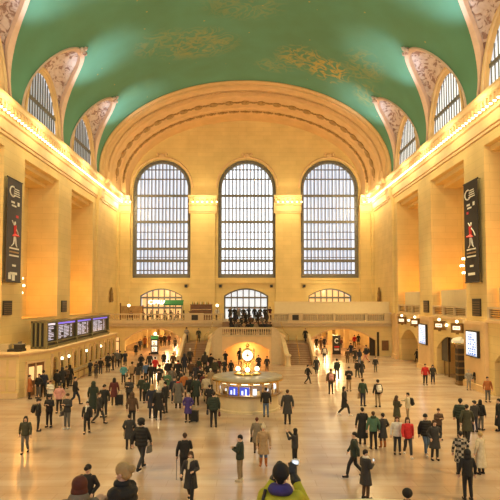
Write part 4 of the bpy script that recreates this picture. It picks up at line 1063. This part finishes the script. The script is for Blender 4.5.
# ---- carried things -------------------------------------------------------
def carried(kind,b,col,label,side=1):
    M=Matrix.LocRotScale(b.location,b.rotation_euler,b.scale)
    c=cmat(COLS[col]); sd=side
    def root(name,lp,cat): 
        p=M@Vector(lp); r=empty(name,p,b.rotation_euler[2]); r.scale=b.scale; return tag(r,label,cat)
    if kind=='backpack':
        r=root('backpack',(0,-.155,.98),'backpack')
        m=MB(); loft(m,[(0,-.10,.0,.13,.07),(0,-.11,.06,.155,.095),(0,-.11,.3,.15,.09),(0,-.08,.44,.1,.06)],12); m.build('bag',c,r,True)
        m=MB(); loft(m,[(0,-.19,.05,.1,.035),(0,-.20,.12,.11,.045),(0,-.19,.2,.1,.03)],10); m.build('pocket',c,r,True)
        m=MB()
        for s in (-1,1): m.tube([(s*.1,-.03,.05),(s*.15,-.0,.25),(s*.11,.0,.44)],.018,6)
        m.build('strap',c,r)
    elif kind in('handbag','tote','shoulderbag'):
        w=POSES_of[b.name]['arms'][1 if sd>0 else 0][1] if kind!='shoulderbag' else (sd*.30,0,.98)
        h=.30 if kind=='tote' else .22
        r=root('handbag' if kind!='tote' else 'shopping_bag',(w[0],w[1]+.03,w[2]-.14-h),'bag')
        m=MB(); loft(m,[(0,0,0,.055,.17),(0,0,.03,.065,.18),(0,0,h,.045,.15)],12) if kind!='tote' else m.box(-.06,.06,-.17,.17,0,h+.04)
        m.build('bag',c,r)
        m=MB()
        zt=h+.1 if kind!='shoulderbag' else h+.16
        for s in (-1,1): m.tube([(s*.02,-.1,h-.02),(s*.02,-.06,zt),(s*.02,.06,zt),(s*.02,.1,h-.02)],.009,5)
        m.build('handle',c,r)
    elif kind=='suitcase':
        r=root('suitcase',(sd*.38,-.12,.0),'suitcase'); 
        m=MB(); m.box(-.2,.2,-.14,.14,.06,.66); m.box(-.17,.17,-.155,.155,.1,.62); m.build('shell',c,r)
        MB().tube([(-.1,.1,.66),(-.1,.1,.92),(.1,.1,.92),(.1,.1,.66)],.012).build('handle',M_steel,r)
        for x in (-.15,.15):
            for y in (-.1,.1): MB().cyl((x-.02,y,.032),(x+.02,y,.032),.03,.03).build('wheel',M_black,r)
    elif kind=='phone':
        P=POSES_of[b.name]; w=Vector(P['arms'][1][1])+Vector(P['arms'][1][2]).normalized()*.12
        r=root('phone',w+Vector((-.05,.02,.0)),'phone'); MB().box(-.038,.038,0,.01,-.06,.09).build('case',M_black,r); MB().box(-.033,.033,-.004,0,-.05,.08).build('display',M_screen,r)
POSES_of={}; PLACED=[]
def at(u,v,h,rz,pose,top,ck,bot,hk,hc,label,skin=0,shoes='black',extra=(),bag=None,z=0,Y=None,smin=.88,smax=1.12,group=None):
    p=onz(u,v,z) if Y is None else ony(u,v,Y)
    if Y is not None: p.z=z
    dirn=Vector((p.x-CAMP.x,p.y,0)).normalized()
    for _ in range(12):
        if all((Vector((p.x-q.x,p.y-q.y)).length>.5) or abs(p.z-q.z)>1 for q in PLACED): break
        p=p+dirn*.12
    PLACED.append(p.copy())
    hr=h*(p.y)/548/1.74; sc=min(smax,max(smin,hr))
    b=person(p,rz,sc,pose,top,ck,bot,hk,hc,label,skin,shoes,extra,group); POSES_of[b.name]=POSES[pose]
    if bag:
        for q in (bag if isinstance(bag,list) else [bag]): carried(q[0],b,q[1],q[2],q[3] if len(q)>3 else 1)
    return b
A=0;T=180;Lf=90;Rt=-90   # away, toward camera, facing left, facing right
at(25,453,36,190,'stroll','olive','jacket','grey','long','hairblack','person with long dark hair, olive jacket and grey trousers walking alone at far left')
at(38,431,32,-70,'pockets','black','jacket','black','cap','black','person in black jacket and cap with a backpack, behind the lone far left walker',bag=('backpack','black','black backpack worn by the capped person near far left'))
at(49,427,32,175,'phone','black','jacket','black','beanie','black','person in all black standing looking down between two travellers with bags, left side')
at(67,429,35,160,'phone','charcoal','jacket','grey','short','hairbrown','stout person in charcoal jacket and pale grey trousers, left side',shoes='white',bag=('shoulderbag','grey','grey bag slung in front of the stout person at left',1))
at(87,433,31,185,'stroll','black','jacket','black','short','hairblack','person in black walking to the camera with pale scarf, in front of long green coat',extra=(('scarf','white'),))
at(99,424,31,-100,'walk','charcoal','jacket','charcoal','short','hairbrown','person in charcoal stepping sideways just right of the pale-scarfed walker')
at(104,417,34,175,'stand','black','jacket','black','cap','black','broad person in black jacket and dark cap behind the sidestepping one, left side')
at(93,414,32,10,'stroll','dgreen','longcoat','black','hoodup','dgreen','tall person in long dark green coat seen from behind, left side',smax=1.18,bag=('handbag','white','pale carrier bag held by the long green coat',-1))
at(114,405,27,5,'stand','maroon','coat','black','long','hairblack','person in maroon coat with black suitcase seen from behind, left of centre',bag=('suitcase','black','black wheeled suitcase beside the maroon coat'))
at(75,405,28,-80,'walk','black','jacket','navy','short','hairblack','person in black jacket striding right near the ticket office end')
at(59,413,29,185,'pockets','pink','jacket','black','beanie','charcoal','person in salmon pink jacket and black trousers near the ticket office')
at(50,405,24,170,'phone','white','puffer','navy','short','hairred','person in white puffer jacket bending over bags near ticket office door')
at(29.5,399,24,-60,'pockets','orange','coat','black','short','hairbrown','person in orange tan coat standing by the ticket office door')
at(38.5,398,24,165,'pockets','black','jacket','grey','short','hairblack','person in black jacket beside the orange tan coat, left')
at(43,398,26,10,'stand','navy','puffer','black','beanie','black','person in bulky navy jacket two along from the orange tan coat')
at(47.5,401,20,-90,'pockets','charcoal','coat','black','short','hairblack','short person in charcoal coat right of the bulky navy jacket')
at(57,391,21,0,'stand','black','puffer','black','beanie','black','person in black puffer at head of dark cluster by the ticket windows')
at(62,389.5,22,20,'pockets','charcoal','coat','black','hoodup','charcoal','hooded person in charcoal coat in dark cluster by the ticket windows')
at(66,390,22,180,'phone','brown','jacket','black','short','hairbrown','person in brown jacket facing out of dark cluster by ticket windows')
at(70,386,21,-20,'stand','black','coat','charcoal','long','hairblack','long-haired person in black coat at right end of dark ticket-window cluster')
# queue at the counters
Q=[(90,376,15,60,'navy','jacket','short','person in navy jacket leaning to the counter, nearest in ticket queue'),(96,378,16,170,'charcoal','coat','beanie','person in charcoal coat and beanie second in ticket queue'),
(100.5,374,16,20,'black','jacket','short','person in black jacket third in ticket queue'),(108,372,19,170,'black','coat','long','tall person in black coat fourth in ticket queue'),
(113,370,17,90,'charcoal','jacket','short','person in charcoal jacket behind the tall queueing person'),(117,368,18,180,'grey','jacket','short','person in grey jacket at far end of ticket queue'),
(120,367,16,0,'black','puffer','beanie','person in black puffer at far end of ticket queue'),(125,366,15,30,'navy','coat','short','person in navy coat near the small left arch')]
for i,(u,v,h,rz,c,k,hk,l) in enumerate(Q): at(u,v,h,rz,['pockets','phone','stand'][i%3],c,k,'black' if i%2 else 'navy',hk,'hairblack' if hk!='beanie' else 'black',l,smin=.85)
at(123.5,384,20,180,'pockets','teal','jacket','black','short','hairbrown','person in bright teal jacket left of the crowd',smin=.85,bag=('shoulderbag','black','large black bag at the teal jacket',-1))
at(136,356,13,175,'stand','black','coat','black','short','hairblack','lone person in black coat in front of left balcony arch',smin=.8)
at(132,384,22,0,'stand','tan','jacket','brown','beanie','black','person in tan jacket and black beanie left part of the crowd')
at(138,386,23,20,'stroll','charcoal','jacket','tan','long','hairblack','person in charcoal top with tan trousers, left part of the crowd')
at(129,406,28,170,'phone','charcoal','puffer','black','short','hairblack','person in charcoal puffer carrying things right of the maroon coat')
at(132,426,33,0,'stand','brown','jacket','black','hoodup','brown','person in dark brown hooded jacket behind the fur-hatted figure')
at(129,449,34,20,'pockets','charcoal','coat','black','short','hairblack','person in charcoal coat with tan handbag just left of fur-hatted figure',bag=('handbag','khaki','khaki handbag hanging left of the fur-hatted figure',-1))
at(141,470,54,-20,'walk','black','puffer','charcoal','furhat','black','large figure in black jacket and big black fur hat striding, lower left',smax=1.2,bag=('shoulderbag','grey','grey shoulder bag on the fur-hatted figure',1))
at(152,418,37,0,'stand','navy','coat','navy','long','blond','blond person in navy coat seen from behind, left of centre',smax=1.15)
at(158.5,420,34,10,'stand','black','coat','black','beanie','white','person in black coat with white hat between two dark jackets',extra=(('hood','lgrey'),))
at(165,413,31,60,'phone','black','jacket','charcoal','short','hairblack','person in black jacket holding a phone right of the white hat')
at(142,401,25,0,'stand','dgreen','jacket','black','short','hairblack','person in dark green jacket behind the blond person')
at(178,408,31,0,'stand','grey','longcoat','black','short','hairblack','person in long grey coat with red scarf, crowd front',extra=(('scarf','red'),))
at(188,422,29,170,'pockets','purple','coat','black','short','lgrey','person in purple coat and pale hat with dark suitcase, centre left',bag=('suitcase','black','black suitcase beside the purple coat',-1))
at(213.5,427,35,5,'stand','dgreen','puffer','black','beanie','black','person in dark green jacket carrying red bag, left of booth',bag=[('handbag','maroon','dark red bag in hand left of information booth',1),('shoulderbag','navy','navy shoulder bag left of the dark green jacket',-1)])
at(209.5,412,27,0,'pockets','black','coat','black','short','hairblack','person in black coat directly behind the red bag carrier')
at(190,404,29,180,'stand','black','jacket','black','short','hairblack','person in black jacket in crowd behind the purple coat')
at(196,405,29,0,'stand','dgreen','coat','black','short','hairbrown','person in dark green coat in crowd right of purple coat')
at(206,401,26,0,'stroll','cream','jacket','khaki','bun','blond','person in cream jacket with blond bun in crowd by the booth')
at(146,383,21,5,'stand','blue','jacket','black','short','hairbrown','person in blue jacket seen from behind in the crowd')
at(151,386,23,-10,'stand','black','jacket','black','short','hairblack','person in black jacket right beside the blue jacket')
at(141,371,17,170,'pockets','black','coat','black','long','hairblack','person in black coat behind the blue jacket, toward left arch')
at(149.5,371,18,0,'stand','charcoal','jacket','grey','short','hairbrown','person in charcoal jacket just beyond the blue jacket')
at(146,403,24,160,'pockets','dgreen','puffer','black','cap','black','person in dark green puffer and cap left of the blond person')
at(164,367,15,180,'stroll','black','coat','black','short','hairblack','lone person in black coat between the left arch and the crowd',smin=.85)
at(173,370,17,10,'stand','brown','jacket','black','short','hairblack','person in brown jacket at back edge of crowd below left stairs')
at(159.5,388,23,180,'phone','charcoal','coat','black','beanie','black','person in charcoal coat and beanie in middle of the crowd')
at(178,383,24,20,'stand','black','coat','black','short','hairblack','person in black coat with red scarf in middle of the crowd',extra=(('scarf','red'),))
at(184.5,373,19,5,'stand','navy','coat','navy','hoodup','navy','person in navy hooded coat near foot of the left stairs')
at(190,367,19,0,'walk','charcoal','jacket','black','beanie','white','person in charcoal jacket and white hat climbing toward left stairs')
at(191,381,20,175,'pockets','brown','puffer','black','short','hairred','red-haired person in brown puffer below left stairs')
at(167,398,27,190,'phone','mint','jacket','grey','short','hairbrown','person in muted green jacket in the front of the crowd')
at(172,391,24,170,'pockets','grey','coat','black','long','hairbrown','long-haired person in grey coat in front of crowd')
at(199,377,19,-30,'stand','dgreen','coat','black','short','hairblack','person in dark green coat right of foot of left stairs')
at(205,372,20,0,'stand','charcoal','puffer','black','hoodup','charcoal','hooded person in charcoal puffer at the left stair newel')
at(211,374,22,-40,'gesture','black','coat','black','short','hairblack','person in black coat gesturing beside left stair newel')
at(215,380,21,170,'stand','olive','jacket','black','short','hairbrown','person in olive jacket at the left rim of booth')
at(200,390,23,175,'phone','black','jacket','jeans','pom','maroon','person in black jacket with maroon bobble hat in crowd')
at(203.5,395,22,-160,'pockets','maroon','jacket','black','long','hairblack','long-haired person in maroon jacket in crowd by the booth')
at(210.5,391,22,10,'stand','khaki','coat','black','beanie','white','person in khaki coat and white hat touching the booth crowd')
at(184,397,24,10,'stand','orange','jacket','brown','short','hairblack','person in orange jacket in the crowd behind the purple coat')
at(174,403,26,-170,'stand','navy','jacket','navy','beanie','charcoal','person in navy jacket left of long grey coat')
at(162,401,24,150,'pockets','cream','jacket','black','bun','hairbrown','person in cream jacket behind the phone holder')
at(168,381,21,0,'stand','black','puffer','jeans','short','hairblack','person in black puffer and jeans at centre of crowd')
at(155,376,19,30,'stroll','red','jacket','black','short','hairblack','person in red jacket deep in the crowd')
at(181,391,21,90,'stand','charcoal','jacket','charcoal','short','hairblack','person in charcoal turned left, middle of crowd behind orange jacket')
at(196,384,20,0,'stand','navy','coat','black','long','hairbrown','person in navy coat with long brown hair below left stairs')
at(208,383,20,180,'pockets','black','jacket','black','beanie','pink','person in black jacket with pink hat by the booth crowd')
at(219,374,14,0,'stand','maroon','jacket','black','short','hairblack','person in maroon jacket partly hidden behind booth roof left',smin=.85)
at(224.5,375,14,180,'pockets','charcoal','coat','black','short','hairblack','person in charcoal coat half hidden behind the booth roof',smin=.85)
at(231,376,14,20,'stand','black','coat','black','short','hairbrown','person in black coat hidden to the shoulders behind booth roof',smin=.85)
for i,(u,v,c,rz) in enumerate(((145,348,'orange',0),(161,347,'brown',180),(164.5,346,'black',0),(169,346,'maroon',170),(175,350,'charcoal',20),(140,351,'navy',180))):
    at(u,v,12,rz,'stand',c,['coat','jacket'][i%2],'black',['short','long'][i%2],'hairblack','distant person in %s inside left balcony arch, %s'%(c,['beside the lit pillar on its left','just right of the lit pillar','second right of the lit pillar','third right of the lit pillar','at the right end of arch','at the left end of arch'][i]),smin=.8)
# near the central alcove
at(225.5,367,16,180,'photo','black','jacket','black','short','hairblack','person raising a phone in front of the alcove wall, left of the clock',smin=.88)
at(240,365,17,180,'stand','black','coat','black','long','hairblack','person in black coat just left of clock in the alcove mouth')
at(258.6,371,16,-170,'pockets','charcoal','coat','black','short','hairblack','person in charcoal coat first right of the clock')
at(267,372,14,170,'stand','charcoal','jacket','black','beanie','black','person in charcoal jacket second right of the clock')
# stair landings
at(186.5,343,15,200,'phone','lgrey','jacket','navy','long','hairblack','person with pale jacket at left of the left stair landing',z=2.0,Y=65.2,smin=.85)
at(198.5,343,14,180,'stand','olive','coat','black','short','hairblack','person in olive coat at top of left stairs',z=2.0,Y=65.2,smin=.85)
at(305.5,343,14,150,'walk','black','coat','charcoal','short','hairblack','person in black coat stepping down right stairs',z=2.0,Y=65.2,smin=.85)
at(271,335,12,-60,'stand','black','jacket','black','short','hairblack','person in black leaning on right end of landing rail',z=3.0,Y=63.0,smin=.85)
at(277,338,12,-60,'stand','navy','jacket','black','beanie','black','person in navy beside the curved rail right of landing',z=2.01,Y=64.6,smin=.85)
# landing crowd
L0=[(232,'navy','long',61.3),(236,'grey','short',62.2),(240,'charcoal','short',61.5),(244,'tan','beanie',62.4),(248,'black','long',61.3),(252,'green','short',62.3),(256,'khaki','short',61.4),(261,'black','short',61.6),(265,'navy','beanie',62.5),(268,'charcoal','short',61.4)]
for i,(u,c,hk,Y) in enumerate(L0):
    at(u,330,13,[0,170,200,20,180][i%5],['stand','pockets','phone'][i%3],c,['jacket','coat'][i%2],'black',hk,['hairblack','hairbrown'][i%2] if hk!='beanie' else 'black','%s person in %s %s behind landing rail'%(['first','second','third','fourth','fifth','sixth','seventh','eighth','ninth','tenth'][i]+' from left,',c,['jacket','coat'][i%2]),z=3.0,Y=Y,smin=.9,group='people behind the landing rail')
L1=[(230,'charcoal','long'),(234.5,'black','short'),(239,'lgrey','beanie'),(243.5,'black','short'),(249,'navy','long'),(254.5,'black','short'),(260,'charcoal','short'),(265,'black','beanie'),(270,'maroon','short')]
for i,(u,c,hk) in enumerate(L1):
    at(u,320,14,[180,20,160][i%3],['photo','stand','phone','pockets'][i%4],c,['coat','jacket'][i%2],'black',hk,'hairblack' if hk!='beanie' else 'black','%s person in %s against the middle low window'%(['leftmost','second','third','fourth','fifth','sixth','seventh','eighth','rightmost'][i],c),z=4.3,Y=70.2+(i%3)*.7,smin=.95,group='people standing against the middle low window')
for i,(u,c) in enumerate(((231,'black'),(235.5,'navy'),(241.5,'charcoal'),(246,'black'),(251,'brown'),(257.5,'black'),(262,'grey'),(266.5,'charcoal'))):
    at(u,325,14,[170,0,200,30][i%4],['pockets','stand','phone'][i%3],c,['coat','puffer','jacket'][i%3],'black',['short','hoodup','beanie','long'][i%4],'black','%s from left, in %s, on steps above landing rail'%(['first','second','third','fourth','fifth','sixth','seventh','eighth'][i],c),z=3.0+.1625*(3+i%2*2),Y=60+5.6+.3*(2+i%2*2)+.15,smin=.95,group='people on the steps below the middle low window')
# cafe guests
for i,(u,c) in enumerate(((131,'maroon'),(143,'black'),(151,'grey'),(157,'brown'),(165,'lgrey'),(171,'charcoal'),(178,'maroon'),(184,'khaki'))):
    Y=70.9+(i%3)*1.3
    b=at(u,313,9,[0,180,90,-90][i%4],'sit',c,'jacket','black',['short','long'][i%2],'hairbrown','%s seated cafe guest in %s on the balcony'%(['first','second','third','fourth','fifth','sixth','seventh','eighth'][i]+' from left,',c),z=4.3,Y=Y,smin=1,group='seated cafe guests')
    s=tag(empty('cafe_stool',(b.location.x,b.location.y,ZB)),'cafe stool under the %s seated guest from the left'%['first','second','third','fourth','fifth','sixth','seventh','eighth'][i],'stool','cafe stools on the balcony')
    MB().lathe([(.19,.41),(.2,.43),(.19,.45)],n=14).build('seat',M_wood,s); MB().lathe([(.18,0),(.03,.03),(.03,.41)],n=8).build('pedestal',M_dark,s)
for i,x in enumerate((-15.9,-14.0,-11.8,-10.0,-8.4)): table(x,72.1+.9*(i%2)+2.2,'round cafe table, %s from the left on the balcony'%['first','second','third','fourth','fifth'][i])
at(217,313,10,180,'stand','white','jacket','black','short','hairblack','cafe waiter in white jacket beside the bar counter',z=4.3,Y=73.4,smin=1)
# right half
at(308,384,19,-70,'walk','black','jacket','black','short','hairblack','person in black walking right below right stairs')
at(316.5,375,18,170,'walk','charcoal','coat','charcoal','long','hairbrown','person in charcoal coat with bag right of the walking one',bag=('shoulderbag','charcoal','charcoal shoulder bag near the foot of right stairs',1))
at(331,394,25,0,'stand','brown','puffer','black','short','hairbrown','person with pink backpack seen from behind, right of centre',bag=('backpack','pink','pale pink backpack in the right middle distance'))
at(337,379,20,0,'walk','dgreen','jacket','charcoal','beanie','black','person in dark green jacket walking away toward the right arch')
at(349,391,24,175,'phone','black','jacket','tan','short','hairbrown','person in black top and tan trousers facing camera, right of centre')
at(324.5,363,18,0,'stand','charcoal','jacket','grey','short','hairblack','person in charcoal with pale bag before the right arch',bag=('backpack','white','white backpack before the right arch'))
at(316.5,349,12,180,'stroll','black','coat','black','short','hairblack','leftmost person in black coat inside right arch',smin=.8)
at(321,350,12,0,'stand','brown','coat','black','short','hairblack','person in brown coat second inside right arch',smin=.8)
at(324.5,348,11,175,'stand','navy','coat','black','short','hairblack','person in navy coat third inside right arch',smin=.8)
at(341,348,9,0,'stand','maroon','jacket','black','short','hairblack','small distant person in maroon behind the right advertising pillar',smin=.8)
at(347.5,363,14,-20,'stand','brown','coat','black','short','hairblack','person in brown coat left of the knot of people, right arch',smin=.8)
at(351,357,14,0,'stand','navy','coat','black','short','hairblack','person in navy coat at back left of right-arch knot',smin=.8)
at(355,363,15,180,'pockets','charcoal','coat','black','beanie','black','person in charcoal coat and beanie in the right-arch knot',smin=.8)
at(359.5,364,15,20,'stand','navy','jacket','jeans','long','hairblack','person in navy jacket and jeans in the right-arch knot',smin=.8)
at(357.5,378,18,0,'walk','black','jacket','dgreen','short','hairblack','person in black jacket and green trousers walking below the knot')
at(362,378,16,10,'stroll','charcoal','coat','black','hoodup','charcoal','hooded person in charcoal walking right behind green trousers')
at(354.5,347,12,0,'stand','red','jacket','black','short','hairblack','small person in red jacket deep in right arch',smin=.8)
at(358.5,345,11,0,'stand','black','coat','black','short','hairblack','small person in black coat deep in right arch',smin=.8)
at(366,363,22,90,'walk','navy','puffer','pink','short','hairblack','person in navy puffer and pink trousers by bronze door edge',smax=1.15,bag=('backpack','black','black backpack by the bronze door edge'))
at(375.5,372,15,180,'stand','charcoal','jacket','grey','short','hairbrown','person in charcoal jacket and grey trousers alone by the door edge',smin=.85)
at(344.5,416,29,-120,'walk','black','coat','black','long','hairblack','person in black coat and white shoes walking, middle right',shoes='white')
at(363,406,27,-40,'stand','green','jacket','navy','short','hairbrown','person in green jacket holding tan shopping bag, middle right',bag=('tote','tan','tan paper shopping bag held beside the green jacket',-1))
at(378,407,27,10,'stand','black','jacket','khaki','beanie','black','person with white backpack facing away, middle right',bag=('backpack','white','white backpack beside the green jacket pair'))
at(397,426,30,-60,'phone','olive','coat','black','long','hairbrown','long-haired person in olive coat talking to beige jacket')
at(408,422,29,80,'gesture','cream','jacket','khaki','short','hairblack','person in beige jacket with black backpack gesturing',bag=('backpack','black','black backpack on the beige jacket'))
at(425.5,385,21,175,'stand','red','jacket','black','short','hairbrown','person in red jacket and black trousers by the right wall')
at(433,384,19,170,'stand','charcoal','jacket','navy','long','hairblack','person in charcoal jacket next to red jacket by right wall')
at(417,362,13,100,'walk','black','coat','black','short','hairblack','small person in black beside the far right alcove',smin=.8)
at(362.5,444,36,0,'stand','black','longcoat','black','short','hairblack','person in long black coat left of the green-hooded one')
at(373.5,449,37,0,'stand','mint','jacket','black','short','hairbrown','person in grey green hooded jacket seen from behind, lower right',extra=(('hood','green'),))
at(383,448,34,20,'pockets','charcoal','coat','brown','beanie','black','person in charcoal coat and brown boots right of green hood',shoes='bootbrown')
at(354.5,478,45,80,'walk','dgreen','jacket','black','short','hairblack','person in dark green jacket walking left, lower right of centre')
at(366,499,48,-60,'phone','charcoal','coat','brown','short','hairblack','person in charcoal coat with phone and white scarf, lower right',extra=(('scarf','white'),),bag=('phone','black','lit phone held by the white-scarfed person'))
at(397.5,454,37,170,'stand','white','jacket','charcoal','long','hairbrown','person in white jacket linked beside the red jacket walker')
at(408,457,39,175,'walk','red','jacket','charcoal','long','hairbrown','long-haired person in bright red jacket walking to camera, lower right',shoes='white')
at(426,455,40,-170,'stroll','black','puffer','jeans','beanie','black','person in black puffer, black beanie and jeans walking, lower right',shoes='white')
at(435,460,39,180,'pockets','charcoal','coat','black','long','hairbrown','person in charcoal coat in front of jeans walker')
at(439,440,31,190,'phone','brown','jacket','black','short','hairbrown','person in brown coat behind the charcoal coat, lower right')
at(461,437,38,-20,'stand','dgreen','puffer','black','beanie','black','left person in dark green puffer of huddle at right')
at(467.5,442,37,-30,'walk','olive','coat','black','short','hairblack','striding person in olive coat of huddle at right')
at(475,432,31,10,'stand','charcoal','jacket','navy','cap','charcoal','person in charcoal jacket and cap of huddle at right')
at(481,430,30,-60,'stand','black','puffer','grey','long','hairblack','rightmost person in black puffer of huddle at right')
at(499,431,32,60,'stand','black','longcoat','black','short','hairblack','person in long black coat cut by right edge')
at(488,402,25,175,'stand','orange','jacket','grey','short','hairblack','person in rust orange jacket and grey trousers by right wall')
at(469,390,20,170,'pockets','lgrey','jacket','lgrey','short','lgrey','person in pale grey leaning by bronze gate post')
at(477,390,21,150,'stand','black','jacket','grey','short','hairblack','person in black jacket beside the pale grey person')
def plaid():
    m=bpy.data.materials.new('plaid_wool'); m.use_nodes=True; nt=m.node_tree; N=nt.nodes; L=nt.links; b=N['Principled BSDF']; b.inputs['Roughness'].default_value=.9
    tc=N.new('ShaderNodeTexCoord'); ck=N.new('ShaderNodeTexChecker'); ck.inputs['Scale'].default_value=9; ck.inputs['Color1'].default_value=(.02,.02,.02,1); ck.inputs['Color2'].default_value=(.35,.30,.24,1)
    L.new(tc.outputs['Object'],ck.inputs['Vector']); L.new(ck.outputs['Color'],b.inputs['Base Color']); return m
at(461,475,43,-10,'stand',plaid(),'coat','charcoal','cap','black','person in black and cream plaid coat, bottom right')
at(481,474,41,30,'gesture','cream','longcoat','black','beanie','blond','person in long cream coat seen from behind, bottom right',smax=1.15)
at(468,500,49,0,'stand','black','jacket','black','hoodup','black','person in black hooded jacket in front of plaid coat, bottom right')
# centre
at(266,417,29,0,'stand','black','jacket','jeans','short','hairblack','person in black jacket and blue jeans standing at booth counter')
at(287.5,424,36,0,'stand','charcoal','coat','black','short','hairbrown','person in charcoal coat seen from behind, right of booth')
at(240,481,45,70,'phone','dgreen','jacket','khaki','short','hairblack','person in dark green jacket and khaki trousers looking left, centre',shoes='cream')
at(257,453,35,-10,'stand','coatgrey','coat','brown','short','hairred','red-haired person in grey coat behind the beige coat, centre',bag=('handbag','black','black handbag held at the grey coat in the centre',-1))
at(263.5,466,40,180,'stand','tan','coat','jeans','pom','cream','person in beige coat, cream hat and brown boots, centre',shoes='bootbrown')
at(295,466,37,60,'photo','charcoal','jacket','black','long','hairblack','person in charcoal jacket raising hands, right of beige coat',bag=None)
b=at(184.5,480,46,10,'onehand','black','jacket','black','short','hairbrown','person in black jacket with walking cane, lower left of centre')
M=Matrix.LocRotScale(b.location,b.rotation_euler,b.scale)
c_=MB().cyl((0,0,0),(.0,.0,.86),.013).tube([(0,0,.86),(.02,0,.92),(.07,0,.94),(.11,0,.9)],.013).build('walking_cane',M_steel); c_.location=M@Vector((-.30,.06,.0)); tag(c_,'thin walking cane at left hand of the black-jacketed person','cane')
at(190.5,503,50,175,'walkbag','charcoal','coat','black','long','hairbrown','woman in charcoal coat with fluffy cream collar striding, bottom centre-left',extra=(('scarf','cream'),),bag=('handbag','black','black handbag on the arm of the striding fluffy-collared woman',-1))
# foreground, floor level
def headat(u,vtop,Y,z,rz,pose,top,ck,bot,hk,hc,label,**k):
    p=ony(u,vtop,Y); sc=(p.z-z)/1.76; 
    b=person(Vector((p.x,Y,z)),rz,sc,pose,top,ck,bot,hk,hc,label,**k); POSES_of[b.name]=POSES[pose]; return b
headat(88,463.5,17.4,0,170,'pockets','black','jacket','black','cap','black','person in black cap and jacket facing camera, bottom left behind the brown-haired head')
headat(407,489,15.6,0,0,'stand','black','jacket','black','afro','hairblack','dark round-haired head showing above the marble parapet, bottom right')
headat(80,474,7.4,2.92,10,'stand','coatgrey','coat','charcoal','bob','hairred','person with auburn hair and khaki grey coat, cropped at bottom left',group=None,extra=(('hood','coatgrey'),))
headat(123,460.5,7.7,2.92,70,'phone','black','puffer','black','bun','blond','blond person in black puffer jacket looking left, cropped at bottom left',extra=(('scarf','black'),))
y=headat(281,462,7.2,2.92,-12,'photo','yellow','puffer','black','beanie','black','person in yellow puffer and black beanie taking a photo, bottom centre',extra=(('hood','violet'),),)
M=Matrix.LocRotScale(y.location,y.rotation_euler,y.scale)
r=tag(empty('compact_camera',M@Vector((.115,.42,1.62)),y.rotation_euler[2]),'white camera held up by the person in yellow','camera')
r.scale=(.75,)*3
MB().box(-.07,.07,-.015,.02,0,.085).box(-.03,.03,-.015,.015,.085,.1).build('body',M_white,r); MB().cyl((0,.02,.04),(0,.06,.04),.03).build('lens',M_black,r); MB().box(-.05,.05,-.02,-.015,.01,.07).build('display',M_screen,r)
gl=cloth_gl=MB()
for s,(e,w,d) in zip((-1,1),POSES['photo']['arms']): hand(gl,w,d,s,True); blob_cone(gl,lerp(e,w,.8),w,.055,.04,10)
me=remesh(gl,'gloves',.008,[M_black],1,.6)

for v,n in [(v,v.normal.copy()) for v in me.vertices]: v.co+=n*.009
o=attach(y,me,'gloves',M_black)
s_=MB().tube([(-.17,-.06,1.46),(-.20,-.17,1.3),(-.10,-.215,1.1),(.1,-.21,.95)],.02,6).build('bag_strap',M_black); s_.parent=y
# ================================================================== LIGHTS
w=bpy.data.worlds.new('world'); SC.world=w; w.use_nodes=True; bg=w.node_tree.nodes['Background']; bg.inputs[0].default_value=(.97,.98,1,1); bg.inputs[1].default_value=.82
def light(kind,name,loc,e,col,rot=None,size=None,sy=None,**k):
    l=bpy.data.lights.new(name,kind); l.energy=e; l.color=col
    if kind=='AREA': l.shape='RECTANGLE'; l.size=size; l.size_y=sy or size
    elif size: l.shadow_soft_size=size
    for a,b in k.items(): setattr(l,a,b)
    o=bpy.data.objects.new(name,l); COL.objects.link(o); o.location=loc
    if rot is not None:
        o.rotation_euler=Vector(rot).to_track_quat('-Z','Y').to_euler()
    return o
WARM=(1,.775,.38); AMB=(1,.42,.08)
for sg in (-1,1):
    light('AREA','hall_fill',(sg*16.6,18,21.6),4300,WARM,(-sg*.75,1.2,-.75),2,30)  # added area fill, out of view, brightening the whole hall; no fixture here
    for y in (39,45.5,52,58.5,65,71,76): light('POINT','cornice_lamp',(sg*16.2,y,20.9),240,WARM,size=.25)
    for a,b in OPEN[3:]: light('POINT','recess_lamp',(sg*19.6,(a+b)/2,8.2),420,AMB,size=.3)
for x in (-17,-6.1,6.1,17): light('POINT','capital_lamp',(x,YF-3,20.6),360,WARM,size=.2)
for x in (-12,12.2):
    for y in (74,84,95,107): light('POINT','passage_lamp',(x,y,3.2),600,(1,.66,.28),size=.3)
    light('POINT','entry_lamp',(x,70.6,3.0),120,(1,.66,.28),size=.3)
light('POINT','alcove_lamp',(.2,62,1.1),170,(1,.58,.18),size=.3)
for x in (-12,12): light('POINT','balcony_lamp',(x,76,8.5),200,WARM,size=.3)
for sg in (-1,1):
    for y in (49.3,61.5,37.1): light('SPOT','lunette_spot',(sg*14.4,y+2.2,23.2),2300,(.72,.88,1),(-sg*.02,.12,1),.3,spot_size=R(62),spot_blend=1)
SC.view_settings.exposure=0

light('POINT','booth_lamp',(.25,36,1.75),60,(1,.75,.4),size=.2)
SC.view_settings.exposure=.15

for sg in (-1,1):
    for y,e in ((34,6500),(44,9000),(55,9000),(64,5000)): light('SPOT','cornice_downlight',(sg*15.9,y,20.4),e*(1.5 if sg>0 else .8),(1,.78,.36),(-sg*.18,-.05,-1),.3,spot_size=R(62),spot_blend=1)
for x in (-6.1,6.2): light('SPOT','far_wall_spot',(x,YB+1.5,32.5),5000,(1,.80,.40),(0,1,-1.9),.3,spot_size=R(50),spot_blend=1)
